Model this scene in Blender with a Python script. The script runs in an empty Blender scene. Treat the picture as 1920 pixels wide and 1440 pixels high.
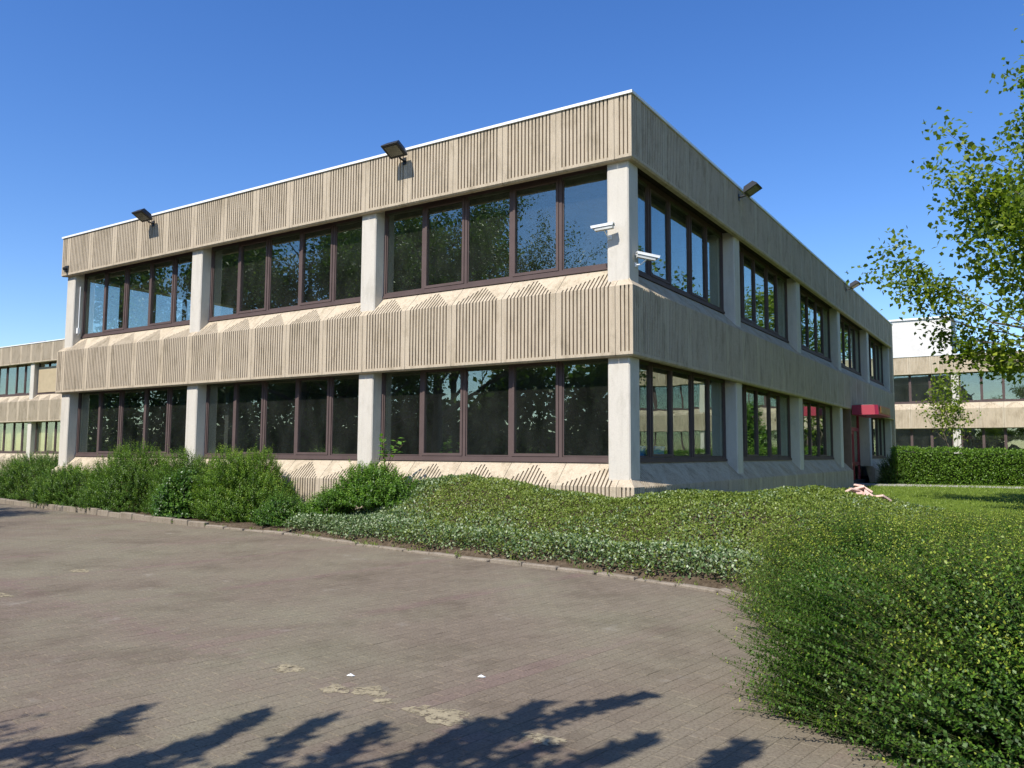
import bpy, math, random
import numpy as np
from mathutils import Vector, Matrix

random.seed(7)
rng = np.random.default_rng(11)
R = math.radians
scene = bpy.context.scene
col = scene.collection

# ------------------------------------------------------------------ camera, sky, sun, exposure
CAM = Vector((5.928, -13.080, 1.603))
yaw, pitch, roll = -0.5748, 0.0849, 0.0051
fw = Vector((math.sin(yaw) * math.cos(pitch), math.cos(yaw) * math.cos(pitch), math.sin(pitch)))
rt = Vector((math.cos(yaw), -math.sin(yaw), 0)); up = rt.cross(fw)
r2 = rt * math.cos(roll) + up * math.sin(roll); u2 = -rt * math.sin(roll) + up * math.cos(roll)
cd = bpy.data.cameras.new("camera"); co = bpy.data.objects.new("camera", cd); col.objects.link(co)
M4 = Matrix((r2, u2, -fw)).transposed().to_4x4(); M4.translation = CAM; co.matrix_world = M4
cd.sensor_width = 36; cd.lens = 36 * 1518.2 / 1920; cd.clip_start = 0.05; cd.clip_end = 2000
scene.camera = co

SUNXY = Vector((-0.08, -1.0)); SUN_TAN = 1.154
S = Vector((SUNXY.x, SUNXY.y, SUN_TAN)).normalized()
world = bpy.data.worlds.new("World"); scene.world = world; world.use_nodes = True
wn = world.node_tree; wn.nodes.clear()
wo = wn.nodes.new("ShaderNodeOutputWorld"); bg = wn.nodes.new("ShaderNodeBackground"); sky = wn.nodes.new("ShaderNodeTexSky")
sky.sky_type = 'NISHITA'; sky.sun_disc = False; sky.sun_elevation = math.asin(S.z)
sky.sun_rotation = math.atan2(S.x, S.y)
sky.altitude = 50; sky.air_density = 1.0; sky.dust_density = 0.3; sky.ozone_density = 3.2
bg.inputs[1].default_value = 0.15
hs = wn.nodes.new("ShaderNodeHueSaturation"); hs.inputs["Saturation"].default_value = 1.27; hs.inputs["Hue"].default_value = 0.512
wn.links.new(sky.outputs[0], hs.inputs["Color"]); wn.links.new(hs.outputs[0], bg.inputs[0]); wn.links.new(bg.outputs[0], wo.inputs[0])
sl = bpy.data.lights.new("sun", 'SUN'); sl.energy = 5.0; sl.angle = R(0.53); sl.color = (1.0, 0.95, 0.87)
so = bpy.data.objects.new("sun", sl); col.objects.link(so); so.rotation_euler = S.to_track_quat('Z', 'Y').to_euler(); so.location = (0, -20, 40)
vs = scene.view_settings; vs.view_transform = 'Standard'; vs.look = 'None'; vs.exposure = 0.36; vs.gamma = 1.0; vs.use_curve_mapping = False
scene.cycles.max_bounces = 8; scene.cycles.transparent_max_bounces = 16

# ------------------------------------------------------------------ materials
def mat(name, rough=0.8, spec=0.3):
    m = bpy.data.materials.new(name); m.use_nodes = True; nt = m.node_tree
    b = nt.nodes["Principled BSDF"]; b.inputs["Roughness"].default_value = rough
    b.inputs["Specular IOR Level"].default_value = spec
    return m, nt, b
def N(nt, t, **kw):
    n = nt.nodes.new(t)
    for k, v in kw.items(): setattr(n, k, v)
    return n
def wpos(nt, sx=1, sy=1, sz=1):
    g = N(nt, "ShaderNodeNewGeometry"); mp = N(nt, "ShaderNodeMapping"); mp.inputs["Scale"].default_value = (sx, sy, sz)
    nt.links.new(g.outputs["Position"], mp.inputs[0]); return mp.outputs[0]
def noise(nt, vec, scale, detail=4, rough=0.55):
    n = N(nt, "ShaderNodeTexNoise"); n.inputs["Scale"].default_value = scale; n.inputs["Detail"].default_value = detail
    n.inputs["Roughness"].default_value = rough; nt.links.new(vec, n.inputs["Vector"]); return n.outputs["Fac"]
def ramp(nt, fac, stops):
    r = N(nt, "ShaderNodeValToRGB"); e = r.color_ramp.elements
    while len(e) < len(stops): e.new(0.5)
    for i, (p, c) in enumerate(stops):
        e[i].position = p; e[i].color = (*c, 1) if len(c) == 3 else c
    nt.links.new(fac, r.inputs[0]); return r.outputs[0]
def mix(nt, a, b, fac, mode='MIX'):
    m = N(nt, "ShaderNodeMix", data_type='RGBA', blend_type=mode)
    for sock, v in ((m.inputs[0], fac), (m.inputs[6], a), (m.inputs[7], b)):
        if hasattr(v, "type") or hasattr(v, "is_output"): nt.links.new(v, sock)
        elif isinstance(v, (int, float)): sock.default_value = v
        else: sock.default_value = (*v, 1)
    return m.outputs[2]
def bump(nt, b, h, strength=0.3, dist=0.01):
    bn = N(nt, "ShaderNodeBump"); bn.inputs["Strength"].default_value = strength; bn.inputs["Distance"].default_value = dist
    nt.links.new(h, bn.inputs["Height"]); nt.links.new(bn.outputs[0], b.inputs["Normal"])
def attr(nt, name):
    a = N(nt, "ShaderNodeAttribute"); a.attribute_name = name; return a.outputs["Fac"]
def g3(c, k): return tuple(x * k for x in c)

def concrete(name, base, speck=0.4, stain=0.45):
    m, nt, b = mat(name, 0.9, 0.2)
    fine = noise(nt, wpos(nt), 70, 3, 0.7); blot = noise(nt, wpos(nt), 0.9, 6); streak = noise(nt, wpos(nt, 9, 9, 0.55), 1.0, 5, 0.65)
    c = ramp(nt, fine, [(0.3, g3(base, 1 - speck)), (0.5, base), (0.72, g3(base, 1 + speck * 0.5))])
    c = mix(nt, c, (0.86, 0.84, 0.80), ramp(nt, blot, [(0.45, (0, 0, 0)), (0.75, (stain, stain, stain))]), 'MULTIPLY')
    c = mix(nt, c, (0.55, 0.53, 0.49), ramp(nt, streak, [(0.52, (0, 0, 0)), (0.78, (stain * 1.6,) * 3)]), 'MULTIPLY')
    grime = noise(nt, wpos(nt, 3.2, 3.2, 1.3), 1.0, 8, 0.72)
    c = mix(nt, c, (0.60, 0.585, 0.54), ramp(nt, grime, [(0.5, (0, 0, 0)), (0.66, (stain * 1.5,) * 3)]), 'MULTIPLY')
    nt.links.new(c, b.inputs["Base Color"]); bump(nt, b, fine, 0.6, 0.008)
    return m
def plain(name, c, rough=0.5, spec=0.4, var=0.15, metal=0.0, sc=3.0):
    m, nt, b = mat(name, rough, spec)
    n = noise(nt, wpos(nt), sc, 6, 0.6)
    nt.links.new(ramp(nt, n, [(0.3, g3(c, 1 - var)), (0.7, g3(c, 1 + var))]), b.inputs["Base Color"]); b.inputs["Metallic"].default_value = metal
    return m
def leafmat(name, c1, c2, c3=None, rough=0.45, trans=0.35, spec=0.5):
    m, nt, b = mat(name, rough, spec)
    t = attr(nt, "tint")
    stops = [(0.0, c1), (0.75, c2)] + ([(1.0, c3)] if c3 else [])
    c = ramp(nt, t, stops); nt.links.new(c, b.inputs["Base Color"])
    tr = N(nt, "ShaderNodeBsdfTranslucent"); c2_ = mix(nt, c, (0.9, 1.1, 0.35), 0.6, 'MULTIPLY'); nt.links.new(c2_, tr.inputs[0])
    mx = N(nt, "ShaderNodeMixShader"); mx.inputs[0].default_value = trans
    nt.links.new(b.outputs[0], mx.inputs[1]); nt.links.new(tr.outputs[0], mx.inputs[2])
    nt.links.new(mx.outputs[0], nt.nodes["Material Output"].inputs[0]); return m
def glassmat(name, base_refl, tint):
    m = bpy.data.materials.new(name); m.use_nodes = True; nt = m.node_tree; nt.nodes.clear()
    out = N(nt, "ShaderNodeOutputMaterial"); t = N(nt, "ShaderNodeBsdfTransparent"); t.inputs[0].default_value = (*tint, 1)
    g = N(nt, "ShaderNodeBsdfGlossy"); g.inputs["Roughness"].default_value = 0.0; g.inputs[0].default_value = (0.82, 0.92, 0.84, 1)
    ge = N(nt, "ShaderNodeNewGeometry"); dt = N(nt, "ShaderNodeVectorMath", operation='DOT_PRODUCT')
    nt.links.new(ge.outputs["Normal"], dt.inputs[0]); nt.links.new(ge.outputs["Incoming"], dt.inputs[1])
    ab = N(nt, "ShaderNodeMath", operation='ABSOLUTE'); nt.links.new(dt.outputs["Value"], ab.inputs[0])
    om = N(nt, "ShaderNodeMath", operation='SUBTRACT'); om.inputs[0].default_value = 1.0; nt.links.new(ab.outputs[0], om.inputs[1])
    fr = N(nt, "ShaderNodeMath", operation='POWER'); nt.links.new(om.outputs[0], fr.inputs[0]); fr.inputs[1].default_value = 4.0
    bn = N(nt, "ShaderNodeBump"); bn.inputs["Strength"].default_value = 0.08; bn.inputs["Distance"].default_value = 0.02
    nt.links.new(noise(nt, wpos(nt), 1.3, 1), bn.inputs["Height"]); nt.links.new(bn.outputs[0], g.inputs["Normal"])
    ma = N(nt, "ShaderNodeMath", operation='MULTIPLY_ADD'); ma.inputs[1].default_value = 1 - base_refl; ma.inputs[2].default_value = base_refl
    nt.links.new(fr.outputs[0], ma.inputs[0]); mx = N(nt, "ShaderNodeMixShader")
    nt.links.new(ma.outputs[0], mx.inputs[0]); nt.links.new(t.outputs[0], mx.inputs[1]); nt.links.new(g.outputs[0], mx.inputs[2])
    df = N(nt, "ShaderNodeBsdfDiffuse"); df.inputs[0].default_value = (0.32, 0.34, 0.30, 1); md = N(nt, "ShaderNodeMixShader")   # film of dust
    dn = N(nt, "ShaderNodeMapRange"); dn.inputs[1].default_value = 0.3; dn.inputs[2].default_value = 0.75; dn.inputs[3].default_value = 0.005; dn.inputs[4].default_value = 0.034
    nt.links.new(noise(nt, wpos(nt, 1, 1, 0.5), 2.2, 5), dn.inputs[0]); nt.links.new(dn.outputs[0], md.inputs[0]); nt.links.new(mx.outputs[0], md.inputs[1]); nt.links.new(df.outputs[0], md.inputs[2]); nt.links.new(md.outputs[0], out.inputs[0])
    return m

CON = concrete("sand_concrete", (0.49, 0.41, 0.30))
COLM = concrete("pale_concrete", (0.58, 0.54, 0.465), 0.16, 0.22)
FRAME = plain("brown_frame", (0.105, 0.076, 0.070), 0.6, 0.12, 0.1)
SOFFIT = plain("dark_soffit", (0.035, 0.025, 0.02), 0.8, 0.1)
SHOOT = plain("green_twig", (0.07, 0.085, 0.03), 0.7, 0.1, 0.3, 0, 10)
WHITE = plain("white_metal", (0.78, 0.79, 0.78), 0.4, 0.4, 0.06)
GLASS = glassmat("window_glass", 0.15, (0.94, 0.97, 0.95))
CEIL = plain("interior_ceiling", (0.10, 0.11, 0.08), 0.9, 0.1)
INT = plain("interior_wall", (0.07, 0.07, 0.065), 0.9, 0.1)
BLACK = plain("black_metal", (0.02, 0.021, 0.022), 0.5, 0.4)
RED = plain("red_metal", (0.30, 0.012, 0.035), 0.4, 0.5, 0.1)
GREY = plain("grey_metal", (0.3, 0.31, 0.32), 0.5, 0.4)
ROOF = plain("roof_felt", (0.12, 0.12, 0.12), 0.9, 0.2)
BARK = plain("bark", (0.10, 0.085, 0.065), 0.9, 0.1, 0.4, 0, 12)
TWIG = plain("twig", (0.14, 0.10, 0.06), 0.85, 0.1, 0.3, 0, 10)
BLUE = plain("blue_plastic", (0.01, 0.22, 0.75), 0.4, 0.5, 0.05)
KERBM = concrete("kerb_stone", (0.26, 0.22, 0.17), 0.3, 0.5)

# ------------------------------------------------------------------ helpers
def link(name, me, m=None, parent=None, loc=None, rotz=None):
    o = bpy.data.objects.new(name, me); col.objects.link(o)
    if m is not None and me is not None and not me.materials: me.materials.append(m)
    if parent is not None: o.parent = parent
    if loc is not None: o.location = loc
    if rotz is not None: o.rotation_euler = (0, 0, rotz)
    return o
def thing(name, label, cat, loc=(0, 0, 0), rotz=0, group=None):
    o = link(name, None, None, None, loc, rotz); o['label'] = label; o['category'] = cat
    if group: o['group'] = group
    return o
def tag(o, label, cat, group=None):
    o['label'] = label; o['category'] = cat
    if group: o['group'] = group
    return o
class MB:
    def __init__(s): s.v = []; s.f = []
    def face(s, pts):
        i = len(s.v); s.v += [tuple(p) for p in pts]; s.f.append(tuple(range(i, i + len(pts))))
    def box(s, x0, x1, y0, y1, z0, z1, c=0.0):
        i = len(s.v)
        if c == 0:
            s.v += [(x0, y0, z0), (x1, y0, z0), (x1, y1, z0), (x0, y1, z0), (x0, y0, z1), (x1, y0, z1), (x1, y1, z1), (x0, y1, z1)]
            s.f += [tuple(i + k for k in q) for q in ((0, 3, 2, 1), (4, 5, 6, 7), (0, 1, 5, 4), (1, 2, 6, 5), (2, 3, 7, 6), (3, 0, 4, 7))]
        else:
            o = [(x0 + c, y0), (x1 - c, y0), (x1, y0 + c), (x1, y1 - c), (x1 - c, y1), (x0 + c, y1), (x0, y1 - c), (x0, y0 + c)]
            s.v += [(a, b, z0) for a, b in o] + [(a, b, z1) for a, b in o]
            s.f += [tuple(i + k for k in range(7, -1, -1)), tuple(i + 8 + k for k in range(8))]
            s.f += [(i + k, i + (k + 1) % 8, i + 8 + (k + 1) % 8, i + 8 + k) for k in range(8)]
        return s
    def obox(s, c, ax, ay, az, hx, hy, hz):
        c, ax, ay, az = Vector(c), Vector(ax).normalized(), Vector(ay).normalized(), Vector(az).normalized()
        i = len(s.v)
        for sz in (-1, 1):
            for sx, sy in ((-1, -1), (1, -1), (1, 1), (-1, 1)):
                s.v.append(tuple(c + ax * hx * sx + ay * hy * sy + az * hz * sz))
        s.f += [tuple(i + k for k in q) for q in ((0, 3, 2, 1), (4, 5, 6, 7), (0, 1, 5, 4), (1, 2, 6, 5), (2, 3, 7, 6), (3, 0, 4, 7))]
        return s
    def tube(s, pts, rad, n=6, cap=True):
        pts = [Vector(p) for p in pts]; i0 = len(s.v)
        for k, p in enumerate(pts):
            d = (pts[min(k + 1, len(pts) - 1)] - pts[max(k - 1, 0)]).normalized()
            a = d.cross(Vector((0, 0, 1)) if abs(d.z) < 0.9 else Vector((1, 0, 0))).normalized(); b = d.cross(a)
            r = rad[k] if hasattr(rad, '__len__') else rad
            for j in range(n):
                t = 2 * math.pi * j / n; s.v.append(tuple(p + a * math.cos(t) * r + b * math.sin(t) * r))
        for k in range(len(pts) - 1):
            for j in range(n):
                a0 = i0 + k * n + j; a1 = i0 + k * n + (j + 1) % n
                s.f.append((a0, a1, a1 + n, a0 + n))
        if cap:
            s.f.append(tuple(i0 + j for j in range(n - 1, -1, -1))); s.f.append(tuple(i0 + (len(pts) - 1) * n + j for j in range(n)))
        return s
    def mesh(s, name, m):
        me = bpy.data.meshes.new(name); me.from_pydata(s.v, [], s.f); me.materials.append(m); me.update(); return me
    def build(s, name, m, parent=None, loc=None, rotz=None): return link(name, s.mesh(name, m), None, parent, loc, rotz)
def recalc(me):
    import bmesh
    b = bmesh.new(); b.from_mesh(me); bmesh.ops.remove_doubles(b, verts=b.verts, dist=1e-5); bmesh.ops.recalc_face_normals(b, faces=b.faces); b.to_mesh(me); b.free()
    return me
def quads_mesh(name, V, tint, m):
    """V: (n,4,3) array of quads, tint (n,)"""
    n = len(V); me = bpy.data.meshes.new(name)
    me.vertices.add(n * 4); me.vertices.foreach_set("co", V.reshape(-1).astype(np.float32))
    me.loops.add(n * 4); me.loops.foreach_set("vertex_index", np.arange(n * 4, dtype=np.int32))
    me.polygons.add(n); me.polygons.foreach_set("loop_start", np.arange(0, n * 4, 4, dtype=np.int32))
    me.update(calc_edges=True)
    a = me.attributes.new("tint", 'FLOAT', 'FACE'); a.data.foreach_set("value", tint.astype(np.float32))
    me.materials.append(m); return me
def norm(a): return a / np.maximum(np.linalg.norm(a, axis=-1, keepdims=True), 1e-9)
def rand_dir(n): return norm(rng.normal(size=(n, 3)))
def leaf_quads(pos, axis, nrm, L, W, fold=0.12):
    axis = norm(axis); side = norm(np.cross(axis, nrm)); nn = norm(np.cross(side, axis))
    L = np.broadcast_to(np.asarray(L, float), (len(pos),))[:, None]; W = np.broadcast_to(np.asarray(W, float), (len(pos),))[:, None]
    mid = pos + axis * L * 0.45
    return np.stack([pos, mid + side * W / 2 + nn * fold * W, pos + axis * L, mid - side * W / 2 + nn * fold * W], axis=1)
def shoots(base, dirs, length, npair, L, W, curl=0.1):
    """stems with two ranks of leaves; returns leaf quads, per-leaf fraction along the shoot, and stem quads"""
    n = len(base); d = norm(dirs); side = norm(np.cross(d, rand_dir(n))); upv = np.cross(side, d)
    length = np.broadcast_to(length, (n,))
    Q = []; F = []; sag = rng.normal(size=(n, 3)) * curl
    def at(t): return base + d * (length * t)[:, None] + sag * (length * t * t)[:, None]
    for k in range(npair):
        t = 0.12 + 0.88 * k / max(npair - 1, 1); p = at(t)
        sc = (1.0 - 0.55 * max(0, t - 0.5) * 2)
        for s_ in (-1, 1):
            sd = side if k % 2 == 0 else upv
            ax = d * 0.55 + sd * s_ + rng.normal(size=(n, 3)) * 0.16
            nr = d * 0.6 + np.array([0, 0, 1.0]) * 0.6 + rng.normal(size=(n, 3)) * 0.35
            Q.append(leaf_quads(p, ax, nr, L * sc * rng.uniform(0.8, 1.2, n), W * sc)); F.append(np.full(n, t))
    st = []; w = 0.0009 + L * 0.03
    for a, b in ((0, 0.5), (0.5, 1.0)):
        p0, p1 = at(a), at(b)
        for sd in (side, upv):
            st.append(np.stack([p0 - sd * w, p0 + sd * w, p1 + sd * w * 0.6, p1 - sd * w * 0.6], axis=1))
    return np.concatenate(Q), np.concatenate(F), np.concatenate(st)
def lump(p, s=1.0, seed=0.0):
    x, y, z = p[:, 0] * s + seed, p[:, 1] * s + seed * 1.7, p[:, 2] * s + seed * 0.3
    return (np.sin(2.1 * x + 1.3 * np.sin(1.7 * y)) + np.sin(2.7 * y + 1.1 * np.sin(2.3 * z + x)) + np.sin(3.1 * z + 1.7 * np.sin(1.9 * x))) / 3

# ------------------------------------------------------------------ facade system
B = 6.142; SET = 0.126; CW = 0.436; D = 0.42
H1, H2, H3, H4 = 3.33, 4.61, 6.93, 8.18
KL = H2 - 3.6; EDGE = SET + CW / 2

def panel_mesh(W, zb, zk, zt, sloped, centres, z0, mitre=None, tri='mid', D=D, gw=0.030, dep=0.045, lip=True, tex=None):
    """precast panel: u along the wall, v inwards (y), z up. grooves at centres."""
    mb = MB(); gap = 0.005
    lo = 0.0 if mitre == 'L' else gap; hi = W if mitre == 'R' else W - gap
    def U(u, v):
        if mitre == 'R': return max(min(u, W - v), 0)
        if mitre == 'L': return min(max(u, v), W)
        return u
    def strip(ua, ub, prof):
        for (v0, a), (v1, b) in zip(prof, prof[1:]):
            mb.face([(U(ua, v0), v0, a), (U(ub, v0), v0, a), (U(ub, v1), v1, b), (U(ua, v1), v1, b)])
    bot = [(0.13, zb + 0.14), (0.13, zb), (0.03, zb), (0.0, zb + 0.03)]
    top = [(0.0, zk), (D, zk + D)] if sloped else [(0.0, zt)]
    edges = []
    for c in centres: edges += [(c - gw / 2, c + gw / 2, c)]
    u = lo
    def jtop(ua, ub):  # joint strips stop short under the coping
        return top if sloped or not (ua <= lo + 1e-6 or ub >= hi - 1e-6) else [(0.0, zt - 0.0)]
    for (a, b_, c) in edges:
        strip(u, a, bot + jtop(u, a)); u = b_
        # groove
        if tri == 'none' or not sloped: st = 0.0
        elif tri == 'end': st = D * 0.92 * min(1, (c - lo) / (W * 0.86))
        else: st = D * 0.92 * max(0.02, 1 - abs(c - W * 0.47) / (W * 0.47))
        strip(a, b_, bot + [(0.0, z0)])
        if sloped:
            q = dep * 0.7071
            fr = [(0, z0), (0, zk), (st, zk + st)]; bk = [(dep, z0), (dep, zk - dep * 0.414), (max(st + q, dep), zk + st - q)]
            if st == 0.0: fr = fr[:2]; bk = [(dep, z0), (dep, zk)]
        else:
            fr = [(0, z0), (0, zt)]; bk = [(dep, z0), (dep, zt)]
        strip(a, b_, bk)
        for e in (a, b_):
            for i in range(len(fr) - 1):
                mb.face([(U(e, fr[i][0]), *fr[i]), (U(e, fr[i + 1][0]), *fr[i + 1]), (U(e, bk[i + 1][0]), *bk[i + 1]), (U(e, bk[i][0]), *bk[i])])
        mb.face([(U(a, 0), *fr[0]), (U(b_, 0), *fr[0]), (U(b_, dep), *bk[0]), (U(a, dep), *bk[0])])
        mb.face([(U(a, fr[-1][0]), *fr[-1]), (U(b_, fr[-1][0]), *fr[-1]), (U(b_, bk[-1][0]), *bk[-1]), (U(a, bk[-1][0]), *bk[-1])])
        if sloped: strip(a, b_, [(st, zk + st), (D, zk + D)])
    strip(u, hi, bot + jtop(u, hi))
    for e in (lo, hi):
        prof = bot + top
        if not (mitre == 'L' and e == lo) and not (mitre == 'R' and e == hi):
            pts = [(e, v, z) for v, z in prof]
            if not sloped: pts.append((e, 0.13, zt))
            mb.face(pts)
    if not sloped: mb.face([(U(lo, 0), 0, zt), (U(hi, 0), 0, zt), (U(hi, D), D, zt), (U(lo, D), D, zt)])
    me = bpy.data.meshes.new("concrete_panel"); me.from_pydata(mb.v, [], mb.f); me.materials.append(CON); me.update()
    return recalc(me)

def panel_set(Bm):
    W = Bm / 5; n = 13; sp = (W - 0.27) / (n - 1); cs = [0.135 + sp * i for i in range(n)]
    ccR = [EDGE - 0.235, EDGE - 0.155, EDGE - 0.075]; ccL = [0.075, 0.155, 0.235]
    PS = {}
    FT = H4 - 0.055
    for key, zb, zk, zt, sl_ in (('fascia', H3, None, FT, False), ('mid', H1, H2, None, True), ('low', -0.2, KL, None, True)):
        z0 = zb + (0.085 if key != 'low' else 0.03)
        PS[key] = panel_mesh(W, zb, zk, zt, sl_, cs, z0)
        PS[key + '_end'] = panel_mesh(W, zb, zk, zt, sl_, cs, z0, tri='end') if sl_ else PS[key]
        PS[key + '_L'] = panel_mesh(EDGE, zb, zk, zt, sl_, ccL, z0, 'L', 'none')
        PS[key + '_R'] = panel_mesh(EDGE, zb, zk, zt, sl_, ccR, z0, 'R', 'none')
    return PS

def window_meshes(Wd, Hh):
    """one five-light window: frame, two opening sashes, five panes. origin lower left, outer face v=0"""
    fr = MB(); fw_, fb, ft = 0.055, 0.10, 0.07; m = 0.066; dp = 0.09
    fr.box(0, fw_, 0, dp, fb, Hh); fr.box(Wd - fw_, Wd, 0, dp, fb, Hh)
    fr.box(fw_, Wd - fw_, 0, dp, Hh - ft, Hh - 0.001)
    fr.box(0, Wd, -0.03, dp, 0.0, 0.05); fr.box(0.001, Wd - 0.001, -0.004, dp - 0.001, 0.05, fb)
    xs = [Wd * k / 5 for k in range(6)]
    for k in range(1, 5): fr.box(xs[k] - m / 2, xs[k] + m / 2, 0.0015, dp - 0.002, fb, Hh - ft)
    lights = []; sashes = []
    for k in range(5):
        a = xs[k] + (fw_ if k == 0 else m / 2); b = xs[k + 1] - (fw_ if k == 4 else m / 2); z0, z1 = fb, Hh - ft
        w = 0.062 if k in (1, 3) else 0.028
        s = MB(); y0, y1 = (-0.014, 0.06) if k in (1, 3) else (0.02, 0.07)
        g = 0.006
        s.box(a + g, a + w, y0, y1, z0 + g, z1 - g); s.box(b - w, b - g, y0, y1, z0 + g, z1 - g)
        s.box(a + w, b - w, y0 + 0.001, y1, z0 + g, z0 + w); s.box(a + w, b - w, y0 + 0.001, y1, z1 - w, z1 - g)
        sashes.append(s.mesh("sash", FRAME))
        p = MB(); p.box(a + w - 0.01, b - w + 0.01, 0.035, 0.041, z0 + w - 0.01, z1 - w + 0.01); lights.append((p, (a + b) / 2, (z0 + z1) / 2))
    panes = []
    for p, cx, cz in lights:
        p.v = [(x - cx, y - 0.038, z - cz) for x, y, z in p.v]; panes.append((p.mesh("pane", GLASS), (cx, 0.038, cz)))
    return fr.mesh("window", FRAME), sashes, panes

def place_window(WM, parent, loc, rotz):
    fr, sashes, panes = WM
    w = link("window", fr, None, parent, loc, rotz)
    for s in sashes: link("sash", s, None, w)
    for me, c in panes:
        p = link("pane", me, None, w, c); p.rotation_euler = (random.gauss(0, 0.0012), 0, random.gauss(0, 0.0016))
    return w

COLMESH = {}
def column(parent, T, u, z0, z1, sq=False, rot=0, BW=CW):
    key = (round(z0, 2), round(z1, 2), sq)
    if key not in COLMESH:
        mb = MB(); dpt = (D + 0.14 - SET) if not sq else BW
        mb.box(-BW / 2, BW / 2, 0, dpt, z0, z1, 0.022)
        COLMESH[key] = mb.mesh("column", COLM)
    return link("column", COLMESH[key], None, parent, T(u, SET, 0), rot)

def facade(parent, origin, rotz, nb, Bm, PS, WM, first_corner=True, last_corner=True, skip=None, pieces=True, wins=True):
    ca, sa = math.cos(rotz), math.sin(rotz)
    def T(u, v, z): return (origin[0] + u * ca - v * sa, origin[1] + u * sa + v * ca, origin[2] + z)
    for key in ('fascia', 'mid', 'low'):
        link("concrete_panel", PS[key + '_L'], None, parent, T(0, 0, 0), rotz)
        for k in range(nb * 5):
            if skip and skip(key, k): continue
            link("concrete_panel", PS[key + ('_end' if k % 5 == 4 else '')], None, parent, T(EDGE + k * Bm / 5, 0, 0), rotz)
        link("concrete_panel", PS[key + '_R'], None, parent, T(EDGE + nb * Bm, 0, 0), rotz)
    for k in range(nb + 1):
        corner = k in (0, nb)
        if (k == 0 and not first_corner) or (k == nb and not last_corner): continue
        for z0, z1 in ((KL + SET - 0.02, H1 + HEAD + .01), (H2 + SET - 0.02, H3 + HEAD + .01)):
            column(parent, T, EDGE + k * Bm, z0, z1, corner, rotz)
    Lf = nb * Bm + 2 * EDGE
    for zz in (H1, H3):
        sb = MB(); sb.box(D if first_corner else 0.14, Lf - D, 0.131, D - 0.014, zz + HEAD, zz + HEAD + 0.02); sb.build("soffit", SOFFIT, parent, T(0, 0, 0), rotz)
    if wins:
        for k in range(nb):
            for zi, zs in enumerate((KL + D + 0.002, H2 + D + 0.002)):
                if skip and zi == 0 and skip('win', k): continue
                place_window(WM, parent, T(EDGE + k * Bm + CW / 2 + 0.003, D - 0.01, zs), rotz)
    return T

# ------------------------------------------------------------------ main building
PS = panel_set(B); HEAD = 0.12; WM = window_meshes(B - CW - 0.006, H3 - H2 - D - 0.004 + HEAD)
LX = 3 * B + CW + 2 * SET; LY = 5 * B + CW + 2 * SET
main = thing("office_building", "two storey sand coloured ribbed concrete office building with brown windows, in the middle", "office building", (0, 0, 0))
facade(main, (-LX, 0, 0), 0, 3, B, PS, WM)
ENT0, ENT1 = EDGE + 3 * B + B / 5, EDGE + 4 * B - CW / 2      # entrance opening on the east side
facade(main, (0, 0, 0), R(90), 5, B, PS, WM, first_corner=False, skip=lambda key, k: (key == 'low' and 16 <= k <= 19) or (key == 'win' and k == 3))
# west side (plain bands) with its windows, north side plain
mb = MB()
for z0, z1 in ((H3, H4 - 0.055), (H1, H2), (-0.2, KL + D)):
    mb.box(-LX + 0.001, -LX + D, D + 0.01, LY - D, z0, z1)
mb.box(-LX + 0.001, -0.001, LY - D, LY - 0.001, -0.2, H4 - 0.056)
mb.build("rear_wall", CON, main)
def TW(u, v, z): return (-LX + v, LY - u, z)
for k in range(5):
    place_window(WM, main, (-LX + D - 0.01, LY - (EDGE + k * B + CW / 2), H2 + D + 0.002), R(-90))
for k in range(1, 5):
    for z0, z1 in ((KL + D, H1), (H2, H3)):
        c = MB(); c.box(-LX + SET, -LX + D + 0.14, LY - EDGE - k * B - CW / 2, LY - EDGE - k * B + CW / 2, z0, z1); c.build("column", COLM, main)
s = MB(); s.box(-LX + 0.002, -LX + D, D + 0.01, LY - D, H2 + 0.001, H2 + D); s.build("west_sill_wall", CON, main)
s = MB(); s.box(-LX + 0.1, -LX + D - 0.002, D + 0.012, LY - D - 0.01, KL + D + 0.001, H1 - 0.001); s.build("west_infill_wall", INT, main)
# coping
for nm, a in (("coping", (-LX - 0.03, 0.03, -0.03, 0.32)), ("coping", (-0.32, 0.03, 0.3205, LY + 0.03)), ("coping", (-LX - 0.03, -LX + 0.32, 0.3205, LY + 0.03)), ("coping", (-LX + 0.321, -0.321, LY - 0.32, LY + 0.03))):
    c = MB(); c.box(*a, H4 - 0.052, H4); c.build(nm, WHITE, main)
c = MB(); c.box(-LX + D + .001, -D - .001, D + .001, LY - D - .001, H4 - 0.4, H4 - 0.25); c.build("roof", ROOF, main)
# slabs, ceiling, partitions
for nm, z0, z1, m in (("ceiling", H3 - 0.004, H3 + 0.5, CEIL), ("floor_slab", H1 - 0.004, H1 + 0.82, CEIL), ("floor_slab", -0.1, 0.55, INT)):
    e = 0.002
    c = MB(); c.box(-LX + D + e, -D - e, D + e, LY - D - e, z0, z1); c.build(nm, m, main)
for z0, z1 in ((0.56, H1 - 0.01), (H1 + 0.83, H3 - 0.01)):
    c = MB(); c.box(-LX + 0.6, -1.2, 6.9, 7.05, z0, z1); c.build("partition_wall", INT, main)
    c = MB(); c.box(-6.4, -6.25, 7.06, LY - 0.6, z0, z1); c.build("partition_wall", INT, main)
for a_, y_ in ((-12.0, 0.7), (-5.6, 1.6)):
    c = MB(); c.box(a_, a_ + 0.15, y_, 6.89, 0.56, H1 - 0.01); c.build("partition_wall", INT, main)
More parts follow.
